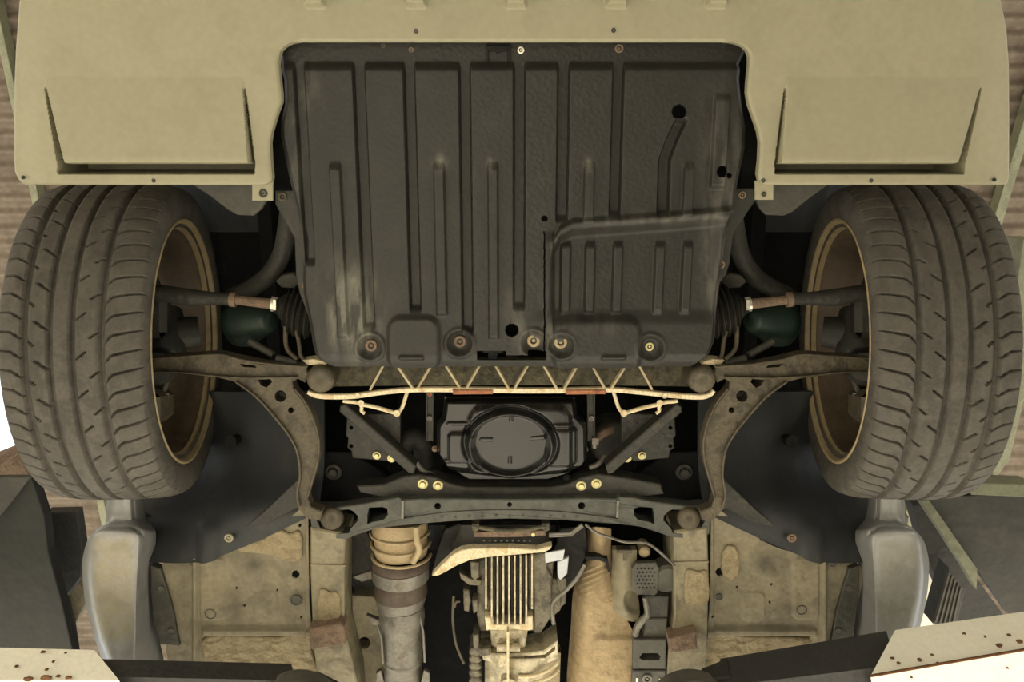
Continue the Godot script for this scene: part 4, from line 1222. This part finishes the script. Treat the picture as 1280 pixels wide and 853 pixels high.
	plates("case_lug", "aludark", gb, [[[[588, 703], [599, 704], [599, 722], [594, 726], [589, 722]], 1.59, 0.04, 1.2],
		[[[574, 716], [588, 724], [602, 726], [602, 733], [586, 732], [576, 724]], 1.60, 0.03, 1.0],
		[[[579, 738], [586, 738], [589, 752], [586, 766], [580, 764]], 1.60, 0.04, 1.2],
		[[[590, 752], [597, 750], [598, 764], [592, 768]], 1.59, 0.04, 1.2],
		[[[591, 795], [598, 794], [600, 812], [592, 814]], 1.595, 0.04, 1.0],
		[[[598, 812], [612, 811], [613, 820], [600, 822]], 1.58, 0.04, 1.2]])
	plates("sensor_block", "aludark", gb, [[[[680, 705], [692, 703], [690, 735], [678, 738]], 1.60, 0.03, 1.2],
		[[[686, 722], [704, 728], [706, 750], [700, 764], [686, 776], [680, 760]], 1.60, 0.04, 1.5],
		[[[697, 724], [708, 724], [708, 736], [702, 742], [697, 736]], 1.58, 0.03, 1.0],
		[[[701, 745], [708, 740], [707, 755], [701, 760]], 1.58, 0.03, 1.0]])
	mb = MB.new()
	plate(mb, [[681, 692], [706, 687.5], [704, 700], [682, 704.5]], 1.572, 0.003, 0.5)
	put(mb, "paper_tag", "label", gb, "blank white tag")
	mb = MB.new(); plate(mb, [[697, 703], [711, 697], [709, 718], [700, 727], [697, 720]], 1.58, 0.01, 1.0)
	put(mb, "bright_cover", "label", gb, "bright folded metal cover")
	# breather hoses
	mb = MB.new(); mb.tube(cat([W(567, 745, 1.6), W(566, 775, 1.6), W(570, 805, 1.6), W(580, 830, 1.6)], 6), 0.003, 8)
	mb.tube(cat([W(568, 760, 1.6), W(570, 753, 1.6), W(575, 752, 1.6)], 6), 0.003, 8)
	put(mb, "breather_hose", "iron", car, "thin hose hanging beside the gearbox")
	mb = MB.new(); mb.tube(cat([W(731, 706, 1.57), W(722, 722, 1.565), W(708, 738, 1.565), W(696, 748, 1.565), W(690, 758, 1.565), W(692, 780, 1.57)], 6), 0.0045, 8)
	put(mb, "fuel_hose", "steel", car, "grey hose curving over the gearbox side")
	mb = MB.new(); mb.tube(cat([W(732, 656, 1.56), W(745, 666, 1.55), W(762, 672, 1.55), W(782, 678, 1.55), W(805, 678.5, 1.55), W(818, 685, 1.55), W(832, 697, 1.55), W(843, 707, 1.565)], 6), 0.003, 8)
	put(mb, "brake_line", "steel", car, "thin pale brake line crossing the tunnel")
	# beige heat shield of the tunnel on the right
	mb = MB.new()
	var rows := [[[734, 664, 1.66], [742, 660, 1.63], [752, 660, 1.62], [764, 662, 1.64]], [[734, 695, 1.66], [742, 695, 1.62], [754, 695, 1.61], [764, 697, 1.63]], [[722, 720, 1.66], [734, 718, 1.615], [752, 718, 1.60], [765, 718, 1.62]],
		[[716, 745, 1.67], [732, 745, 1.60], [752, 745, 1.595], [768, 748, 1.60]], [[714, 780, 1.67], [730, 780, 1.60], [755, 780, 1.59], [790, 788, 1.605]], [[711, 815, 1.67], [728, 815, 1.60], [755, 815, 1.585], [790, 815, 1.60]], [[708, 880, 1.67], [724, 880, 1.60], [755, 880, 1.585], [789, 880, 1.60]], [[704, 1150, 1.67], [716, 1150, 1.60], [740, 1150, 1.585], [768, 1150, 1.60]]]
	net(mb, rows, 40, 80, 0.004, func(x, y): return 0.004 * sin((y + x * 0.4) * 0.9) * (1 - smoothstep(712.0, 770.0, y)) * smoothstep(706.0, 712.0, y) + 0.006 * pad(x, y, 741, 792, 796, 950, 4, 1.5))
	var th := put(mb, "tunnel_heat_shield", "tan", car, "tan muddy heat shield beside the gearbox")
	mb = MB.new()
	net(mb, [[[766, 688, 1.62], [780, 688, 1.60], [796, 688, 1.61]], [[764, 730, 1.61], [780, 730, 1.59], [796, 730, 1.60]], [[763, 760, 1.60], [782, 764, 1.58], [800, 762, 1.60]], [[768, 766, 1.605], [784, 776, 1.59], [797, 778, 1.605]]], 20, 30, 0.02, func(x, y): return -0.008 * (1 - smoothstep(12.0, 16.0, Vector2(x - 795, y - 752).length())))
	put(mb, "shield_bulge", "floorpan", th)
	mb = MB.new(); plate(mb, [[732, 696], [750, 696], [760, 700], [763, 716], [760, 716], [757, 704], [748, 701], [732, 701]], 1.598, 0.02, 0.8)
	put(mb, "shield_strap", "black", th, "black strap")
	# black bracket with small holes and its foot
	mb = MB.new()
	var hl := []
	for r in 6:
		for k in 5:
			hl.append(circle(797 + k * 4.6 + (r % 2) * 2.3, 711 + r * 4.8, 1.3, 6))
	plate(mb, [[790, 712], [796, 705], [820, 704], [824, 712], [822, 742], [818, 745], [796, 744], [791, 736]], 1.585, 0.012, 1.0, hl)
	var pb := put(mb, "perforated_bracket", "plastic", car, "dark grey perforated bracket beside the tunnel")
	mb = MB.new(); mb.lathe(W(833, 722, 1.60), Vector3.DOWN, [[0.032, -0.03], [0.032, 0.006], [0.026, 0.012], [0.0, 0.013]], 24)
	put(mb, "bracket_boss", "plastic", pb)
	mb = MB.new()
	plate(mb, [[808, 746], [836, 747], [835, 773], [809, 773]], 1.59, 0.03, 1.2)
	plate(mb, [[808, 774], [834, 774], [833, 799], [804, 799]], 1.585, 0.03, 1.2)
	plate(mb, [[792, 800], [833, 800], [832, 837], [791, 837]], 1.575, 0.03, 1.2, [[[803, 817], [822, 817], [826, 821], [824, 826], [804, 826], [799, 823]]])
	plate(mb, [[791, 839], [832, 839], [822, 1100], [782, 1100]], 1.575, 0.03, 1.2)
	var ft := put(mb, "tunnel_bracket", "plastic", car, "dark grey ribbed bracket running back along the tunnel")
	bolt(ft, "bolt", 809, 849, 1.572, 7.0, "steel", "", "socket")
	mb = MB.new(); plate(mb, [[795, 848], [798, 848], [798, 870], [795, 870]], 1.572, 0.01, 0.5); plate(mb, [[824, 849], [827, 849], [827, 870], [824, 870]], 1.572, 0.01, 0.5)
	put(mb, "bright_edge", "chrome", ft)
	mb = MB.new(); mb.tube(cat([W(806, 747, 1.565), W(809, 760, 1.562), W(809, 769, 1.562), W(801, 778, 1.565), W(796, 786, 1.57), W(794, 793, 1.58)], 6), [0.006, 0.006, 0.006, 0.006, 0.007, 0.007, 0.007, 0.007, 0.007, 0.007, 0.007, 0.007, 0.007, 0.007, 0.007, 0.008, 0.008, 0.008, 0.008, 0.008, 0.008, 0.008, 0.008, 0.008, 0.008, 0.008, 0.008, 0.008, 0.008, 0.008, 0.008], 10)
	put(mb, "drain_hose", "steel", car, "pale bent hose beside the tunnel bracket")
	mb = MB.new(); mb.lathe(W(805, 688, 1.62), Vector3.DOWN, [[0.012, -0.03], [0.012, 0.01], [0.008, 0.014], [0.0, 0.014]], 18)
	put(mb, "brass_fitting", "bronze", car)
	mb = MB.new()
	plate(mb, [[771, 688], [790, 688], [790, 692], [783, 693], [783, 702], [779, 702], [779, 693], [771, 692]], 1.595, 0.02, 0.8)
	put(mb, "shield_clip", "iron", car)
	# inner shadow walls of the tunnel
	mb = MB.new(); plate(mb, [[834, 664], [843, 664], [843, 900], [834, 900]], 1.66, 0.05, 1.0)
	put(mb, "tunnel_edge", "flap", car)

# ---- wheel corner ---------------------------------------------------------
func corner(s: int):
	var nm := "left" if s < 0 else "right"
	var D := Vector3(0, se, -ce)
	var A := (Vector3(-s, 0, 0) + D * 0.115).normalized()        # towards the car's middle line
	var e1 := (-(D - A * D.dot(A))).normalized()
	var e2 := A.cross(e1).normalized()
	if e2.z < 0: e2 = -e2
	var Cc := Vector3(-0.0023 + s * 0.776, CY, 0) + D * 1.715
	var wheel := Node3D.new(); wheel.name = numbered("wheel", car); car.add_child(wheel)
	wheel.position = Cc - wp[car]; wp[wheel] = Cc
	wheel.set_meta("label", "%s front wheel hanging free with its inner side showing" % nm)
	# tyre
	var NA := 1200
	var cols := []           # [s, radius, kind]
	for q in [[0.104, 0.232], [0.107, 0.243], [0.114, 0.252], [0.1185, 0.268], [0.1195, 0.283], [0.117, 0.296]]: cols.append([q[0], q[1], -1.0])
	var marks := []
	for k in 78: marks.append(float(k) / 77.0)
	for f in marks:
		var x: float = (f - 0.5) * 2.0                         # f: 0 inner edge, 1 outer edge
		cols.append([lerpf(0.1135, -0.1135, f), 0.3185 - 0.004 * x * x - 0.010 * pow(absf(x), 7), 1.0 - f])
	for q in [[0.117, 0.296], [0.1195, 0.283], [0.1185, 0.268], [0.114, 0.252], [0.107, 0.243], [0.104, 0.232]]: cols.append([-q[0], q[1], -1.0])
	var nc := cols.size()
	var P := PackedVector3Array(); P.resize(nc * (NA + 1))
	var pitch := TAU / 60.0
	for b in NA + 1:
		var th := TAU * b / NA
		var dir := e1 * cos(th) + e2 * sin(th)
		for a in nc:
			var r: float = cols[a][1]; var f: float = cols[a][2]
			if f >= 0:
				var dp := 0.0
				for g in [0.2, 0.375, 0.53, 0.735]:
					dp = maxf(dp, 0.0095 * (1 - smoothstep(0.016, 0.024, absf(f - g))))
				var ph := -1.0
				var hw := 0.07
				var kk := 1.0
				if f < 0.185:
					ph = th / pitch + 0.35 * smoothstep(0.08, 0.185, f) + 0.1 * f; kk = smoothstep(-0.02, 0.03, f); hw = 0.055
				elif f > 0.755 :
					ph = th / pitch + 0.3 - 0.3 * (f - 0.755) / 0.2 + 0.35 * (1 - smoothstep(0.745, 0.82, f)); hw = lerpf(0.085, 0.04, (f - 0.755) / 0.245)
				elif f > 0.27 and f < 0.36:
					ph = th / (2 * pitch) + 0.22 * (f - 0.27) / 0.09; hw = 0.035
				elif f > 0.2 and f < 0.265:
					ph = th / (2 * pitch) + 0.42 + 0.2 * (f - 0.2) / 0.065; hw = 0.03
				elif f > 0.545 and f < 0.625:
					ph = th / (2 * pitch) - 0.22 * (f - 0.545) / 0.08; hw = 0.035
				elif f > 0.65 and f < 0.725:
					ph = th / (2 * pitch) + 0.45 - 0.2 * (f - 0.65) / 0.075; hw = 0.03
				if ph > -0.9:
					var w := absf(ph - floorf(ph) - 0.5)
					dp = maxf(dp, 0.008 * kk * (1 - smoothstep(hw * 0.5, hw, w)))
				r -= dp
			else:
				# faint raised rings on the sidewall
				r += 0.0
			P[b * nc + a] = Cc + A * cols[a][0] + dir * r
	var mb := MB.new()
	mb.grid(P, nc - 1, NA, Vector3.ZERO, false)
	put(mb, "tyre", "rubber", wheel, "worn grey brown tyre with four grooves and many slits")
	# rim
	mb = MB.new()
	mb.lathe(Cc, A, [[0.228, 0.088], [0.240, 0.098], [0.2435, 0.108], [0.2495, 0.111], [0.2505, 0.114], [0.247, 0.1155], [0.2425, 0.113], [0.2385, 0.104], [0.2335, 0.098], [0.228, 0.094]], 96, true)
	put(mb, "rim_lip", "bronze", wheel, "tan rim lip")
	mb = MB.new()
	mb.lathe(Cc, A, [[0.228, 0.094], [0.223, 0.088], [0.2215, 0.06], [0.214, 0.052], [0.206, 0.03], [0.204, -0.03], [0.206, -0.07], [0.226, -0.10], [0.24, -0.108]], 96, true)
	put(mb, "rim_barrel", "barrel", wheel, "brown dirty inside of the rim")
	for k in 5:
		mb = MB.new()
		var g := TAU * k / 5.0 + 0.4
		var d := e1 * cos(g) + e2 * sin(g)
		var t := A.cross(d)
		mb.box(Cc - A * 0.075 + d * 0.125, Vector3(0.17, 0.065, 0.03), Basis(d, t, A), 0.008)
		put(mb, "spoke", "bronze", wheel)
	mb = MB.new(); mb.lathe(Cc - A * 0.07, A, [[0.075, -0.03], [0.075, 0.02], [0.06, 0.045], [0.0, 0.05]], 32)
	put(mb, "hub", "darkiron", wheel)
	mb = MB.new(); mb.lathe(Cc - A * 0.01, A, [[0.158, -0.012], [0.158, 0.012], [0.06, 0.014], [0.06, -0.014]], 64)
	put(mb, "brake_disc", "steel", wheel)
	mb = MB.new(); mb.lathe(Cc + A * 0.03, A, [[0.165, -0.02], [0.168, -0.004], [0.15, 0.004], [0.09, 0.006], [0.05, 0.02], [0.0, 0.024]], 48)
	put(mb, "dust_shield", "darkiron", wheel)
	# upright, caliper and joints
	mb = MB.new()
	mb.tube(cat([Cc + A * 0.05 + e2 * 0.06 - e1 * 0.02, Cc + A * 0.06, Cc + A * 0.065 + e1 * 0.03 - e2 * 0.05, Cc + A * 0.08 + e1 * 0.10 - e2 * 0.05], 5), [0.045, 0.046, 0.048, 0.048, 0.05, 0.05, 0.05, 0.048, 0.045, 0.042, 0.038, 0.036, 0.034, 0.032, 0.03, 0.028], 14)
	mb.box(Cc + A * 0.07 + e1 * 0.07 + e2 * 0.055, Vector3(0.05, 0.10, 0.05), Basis(A, e2, e1), 0.012)
	mb.tube([Cc + A * 0.055 + e2 * 0.01, Cc + A * 0.13 + e2 * 0.02 - e1 * 0.02], [0.04, 0.032], 16)
	put(mb, "steering_knuckle", "darkiron", wheel, "dark greasy steering knuckle")
	mb = MB.new(); mb.box(Cc + A * 0.03 - e2 * 0.13 + e1 * 0.03, Vector3(0.10, 0.07, 0.12), Basis(A, e2, e1), 0.015)
	put(mb, "brake_caliper", "iron", wheel)
	mb = MB.new(); mb.tube(cat([Cc + A * 0.07 - e2 * 0.10 + e1 * 0.02, Cc + A * 0.09 - e2 * 0.07 + e1 * 0.06, Cc + A * 0.10 - e2 * 0.03 + e1 * 0.10], 5), 0.006, 8)
	mb.tube([Cc + A * 0.07 - e2 * 0.105 + e1 * 0.02, Cc + A * 0.07 - e2 * 0.12 + e1 * 0.02], [0.012, 0.010], 12)
	put(mb, "brake_hose", "steel", wheel, "grey brake hose")
	# tie rod with boot
	var c := 1278.0
	var hx := func(x, y, h): return W(side([[x, y]], s, c)[0][0], y, h)
	mb = MB.new()
	mb.tube(cat([hx.call(186, 366, 1.60), hx.call(205, 367, 1.60), hx.call(235, 372, 1.60), hx.call(262, 373, 1.60), hx.call(292, 374.5, 1.60)], 5), [0.015, 0.015, 0.0155, 0.0155, 0.016, 0.016, 0.0165, 0.0165, 0.017, 0.017, 0.017, 0.017, 0.016, 0.015, 0.014, 0.013, 0.0125, 0.0125, 0.0125, 0.0125, 0.0125], 16)
	var tr := put(mb, "tie_rod", "darkiron", car, "dark steering tie rod reaching into the %s wheel" % nm)
	mb = MB.new(); mb.tube([hx.call(288, 374.5, 1.60), hx.call(295, 375, 1.60)], 0.0145, 16)
	put(mb, "lock_nut", "brown", tr, "brown lock nut")
	mb = MB.new(); mb.tube([hx.call(294, 375, 1.60), hx.call(342, 380.5, 1.60)], [0.009, 0.0105], 14)
	put(mb, "inner_rod", "brown", tr, "rusty brown inner rod")
	mb = MB.new(); mb.tube([hx.call(340, 380, 1.60), hx.call(347, 381, 1.60)], 0.015, 16); bar(mb, hx.call(343.5, 375, 1.582), hx.call(343.5, 387, 1.582), 0.006, 0.006)
	put(mb, "boot_clamp", "chrome", tr, "shiny wire clamp")
	mb = MB.new()
	var bp := []; var br := []
	for k in 37:
		var u := k / 36.0
		bp.append((hx.call(345, 382, 1.60) as Vector3).lerp(hx.call(392, 392, 1.60), u))
		br.append(lerpf(0.016, 0.047, smoothstep(0.0, 0.55, u)) + 0.006 * cos(u * TAU * 6.5) * smoothstep(0.1, 0.3, u))
	mb.tube(bp, br, 32)
	put(mb, "rack_boot", "boot", tr, "black ribbed rubber boot")
	# green joint boot in the dark above the control arm
	mb = MB.new()
	mb.lathe(hx.call(300, 405, 1.66), (hx.call(345, 400, 1.62) as Vector3) - (hx.call(300, 405, 1.66) as Vector3), [[0.0, -0.02], [0.030, -0.018], [0.046, -0.004], [0.048, 0.018], [0.034, 0.05], [0.026, 0.075], [0.02, 0.085], [0.0, 0.087]], 24, true)
	put(mb, "joint_boot", "green", car, "dark green rubber boot beside the %s tie rod" % nm)
	mb = MB.new(); mb.tube([hx.call(312, 427, 1.59), hx.call(342, 444, 1.575)], 0.0075, 12); mb.tube([hx.call(346, 448, 1.57), hx.call(372, 455, 1.565)], 0.008, 12)
	put(mb, "stabiliser_link", "flap", car, "dusty link rod above the %s control arm" % nm)
	mb = MB.new()
	mb.tube(cat([hx.call(357, 408, 1.58), hx.call(357, 425, 1.575), hx.call(360, 438, 1.57), hx.call(372, 450, 1.56)], 5), 0.0045, 10)
	mb.tube(cat([hx.call(367, 405, 1.58), hx.call(373, 425, 1.575), hx.call(376, 445, 1.565), hx.call(384, 452, 1.56)], 5), 0.004, 10)
	put(mb, "rack_pipe", "iron", car, "thin dusty pipe below the %s rack boot" % nm)
	# anti-roll bar
	mb = MB.new()
	mb.tube(cat([hx.call(362, 262, 1.66), hx.call(358, 290, 1.66), hx.call(352, 318, 1.66), hx.call(338, 342, 1.66), hx.call(318, 358, 1.67), hx.call(290, 372, 1.69)], 6), 0.0185, 16)
	put(mb, "anti_roll_bar", "darkiron", car, "dull grey anti roll bar bending above the %s tie rod" % nm)
	mb = MB.new(); plate(mb, side([[344, 352], [352, 344], [366, 342], [374, 348], [374, 362], [352, 360]], s, c), 1.64, 0.03, 1.5)
	put(mb, "bar_bracket", "flap", car)

# ---- lift -----------------------------------------------------------------
func px8(lo: Array, hl: float, hi: Array, hh: float) -> Array:
	var q := []
	for p in lo: q.append(W(p[0], p[1], hl))
	for p in hi: q.append(W(p[0], p[1], hh))
	return q

func lift():
	var t: Node3D
	var mb: MB
	# left column and its carriage
	t = thing("car_lift", "dark post lift half left of the car with a chipped cream arm under the sill", "car lift", Vector3(-1.62, 0, -0.95))
	mb = MB.new(); mb.box(Vector3(-1.62, 1.2, -0.95), Vector3(0.3, 2.4, 0.3))
	put(mb, "post", "column", t)
	mb = MB.new(); plate(mb, [[-245, 690], [2, 645], [39, 597], [55, 645], [60, 690], [76, 750], [90, 812], [98, 850], [-245, 850]], 1.75, 0.03, 1.0)
	put(mb, "carriage_plate", "carriage", t)
	mb = MB.new(); plate(mb, [[-245, 597], [38, 597], [1, 645], [-245, 690]], 1.73, 0.015, 1.0)
	put(mb, "upper_plate", "column", t, "paler upper plate")
	mb = MB.new(); plate(mb, [[57, 641], [96, 640], [103, 690], [101, 722], [79, 752], [88, 790], [94, 830], [60, 830], [50, 700]], 1.90, 0.03, 1.2)
	put(mb, "carriage_bracket", "arm", t, "black carriage bracket")
	mb = MB.new(); plate(mb, [[56, 640], [98, 639], [98, 645], [57, 648]], 1.93, 0.012, 0.8)
	put(mb, "bracket_edge", "column", t)
	mb = MB.new(); plate(mb, [[-60, 600], [-20, 584], [2, 580], [14, 574], [26, 574], [35, 582], [40, 598]], 2.2, 0.2, 3.0)
	put(mb, "motor_cover", "brown", t, "rounded brown cover")
	mb = MB.new(); plate(mb, [[79, 753], [103, 720], [107, 756], [88, 790]], 1.95, 0.03, 1.0)
	put(mb, "stop_plate", "floorpan", t, "small beige stop plate")
	mb = MB.new()
	mb.hexa(px8([[-490, 850], [149, 851], [190, 960], [-490, 960]], 1.36, [[-460, 798], [118, 813], [160, 925], [-460, 915]], 1.44))
	var arm_l := put(mb, "swing_arm", "cream", t, "cream painted swing arm with chipped paint")
	for q in [[53, 816, 3], [81, 817, 1.5], [66, 828, 2], [20, 834, 2], [58, 838, 2.5], [57, 848.5, 7], [85, 848, 4], [35, 850, 6], [72, 846.5, 3]]:
		mb = MB.new()
		var fl := []
		for p in circle(q[0], q[1], q[2], 9, q[2] * 0.4): fl.append([p[0] + rng.randf_range(-0.6, 0.6), p[1] + rng.randf_range(-0.4, 0.4)])
		var k: float = clampf((850.0 - q[1]) / 40.0, 0, 1)
		plate(mb, fl, 1.36 + 0.08 * k - 0.0025, 0.004, 0.05)
		put(mb, "paint_chip", "flake", arm_l, "rusty paint chip")
	mb = MB.new()
	mb.hexa(px8([[110, 846], [365, 851], [400, 960], [110, 960]], 1.385, [[118, 824], [364, 830], [395, 925], [118, 925]], 1.44))
	put(mb, "inner_arm", "arm", arm_l, "black inner arm")
	mb = MB.new()
	mb.hexa(px8([[355, 852], [395, 853], [432, 868], [360, 960]], 1.39, [[360, 838], [398, 840], [430, 856], [365, 925]], 1.43))
	put(mb, "arm_end", "arm", arm_l, "black arm end")
	mb = MB.new(); mb.lathe(W(375, 890, 1.38), Vector3.UP, [[0.0, -0.03], [0.07, -0.028], [0.078, -0.015], [0.078, 0.02], [0.06, 0.035], [0.0, 0.035]], 40)
	put(mb, "lift_pad", "plastic", arm_l, "grey round lifting pad")
	t = thing("car_lift", "dark grey post lift half right of the car with a rusty seamed cream arm", "car lift", Vector3(1.68, 0, -0.95))
	mb = MB.new(); mb.box(Vector3(1.68, 1.2, -0.85), Vector3(0.3, 2.4, 0.3))
	put(mb, "post", "column", t)
	mb = MB.new(); plate(mb, [[1157, 622], [1530, 606], [1530, 780], [1262, 770]], 1.75, 0.03, 1.0)
	put(mb, "carriage_plate", "column", t)
	mb = MB.new(); plate(mb, [[1150, 626], [1161, 625], [1222, 712], [1221, 738], [1206, 712]], 1.73, 0.03, 0.8)
	put(mb, "edge_rail", "palegreen", t, "pale edge rail")
	mb = MB.new(); plate(mb, [[1212, 604], [1290, 606], [1290, 622], [1214, 619]], 1.73, 0.05, 1.0)
	put(mb, "top_bracket", "palegreen", t, "pale green top bracket")
	mb = MB.new(); plate(mb, [[1268, 380], [1279, 300], [1300, 300], [1300, 420], [1262, 575], [1243, 600], [1240, 580]], 2.6, 0.1, 1.0)
	put(mb, "upper_post", "palegreen", t, "pale green upper post")
	mb = MB.new(); plate(mb, [[1140, 630], [1152, 630], [1270, 790], [1250, 800], [1195, 780], [1160, 700]], 1.95, 0.05, 1.0)
	put(mb, "carriage", "arm", t, "dark carriage bracket")
	mb = MB.new()
	plate(mb, [[1166, 780], [1186, 710], [1207, 736], [1193, 790]], 1.85, 0.05, 1.0)
	put(mb, "chain_guard", "column", t, "ribbed grey chain guard")
	for k in 5:
		mb = MB.new()
		var u := k / 4.0
		plate(mb, [[1169 + 20 * u, 778 + 8 * u], [1171.5 + 20 * u, 778 + 8 * u], [1188.5 + 14 * u, 716 + 20 * u], [1186.5 + 14 * u, 715 + 20 * u]], 1.845, 0.01, 0.4)
		put(mb, "guard_rib", "plastic", t)
	mb = MB.new(); plate(mb, [[1147, 784], [1160, 705], [1177, 730], [1168, 784]], 2.1, 0.05, 1.0)
	put(mb, "stop_plate", "cream", t, "bright stop plate")
	mb = MB.new()
	mb.hexa(px8([[1088, 846], [1800, 725], [1800, 850], [1110, 960]], 1.36, [[1119, 788], [1770, 695], [1770, 810], [1140, 910]], 1.44))
	var arm_r := put(mb, "swing_arm", "cream", t, "cream painted swing arm with chipped paint")
	mb = MB.new()
	mb.tube([W(1088, 845.5, 1.36), W(1180, 829.5, 1.36), W(1800, 724.5, 1.36)], 0.0028, 6)
	put(mb, "rust_seam", "flake", arm_r, "rusty seam")
	for q in [[1124, 830, 2], [1150, 826, 3], [1166, 820, 2], [1116, 824, 2], [1206, 793, 2], [1232, 797, 1.5], [1262, 795, 2.5], [1250, 808, 4], [1275, 803, 4], [1173, 830, 2], [1230, 822, 1.5], [1260, 836, 1.5], [1140, 848, 1.5]]:
		mb = MB.new()
		var fl := []
		for p in circle(q[0], q[1], q[2], 9, q[2] * 0.5): fl.append([p[0] + rng.randf_range(-0.6, 0.6), p[1] + rng.randf_range(-0.4, 0.4)])
		var edge: float = 845.5 - (q[0] - 1088) * 0.171
		var k: float = clampf((edge - q[1]) / 58.0, 0, 1)
		plate(mb, fl, 1.36 + 0.08 * k - 0.003, 0.004, 0.05)
		put(mb, "paint_chip", "flake", arm_r, "rusty paint chip")
	mb = MB.new()
	mb.hexa(px8([[905, 858], [1120, 832], [1140, 960], [905, 960]], 1.385, [[900, 824], [1108, 789], [1130, 900], [900, 925]], 1.45))
	put(mb, "inner_arm", "arm", arm_r, "black inner arm")
	mb = MB.new()
	mb.hexa(px8([[868, 850], [912, 846], [915, 960], [850, 960]], 1.40, [[878, 836], [908, 824], [915, 925], [855, 925]], 1.44))
	put(mb, "arm_end", "arm", arm_r, "black arm end")
	mb = MB.new(); mb.lathe(W(862, 889, 1.39), Vector3.UP, [[0.0, -0.03], [0.07, -0.028], [0.078, -0.015], [0.078, 0.02], [0.06, 0.035], [0.0, 0.035]], 40)
	put(mb, "lift_pad", "plastic", arm_r, "grey round lifting pad")
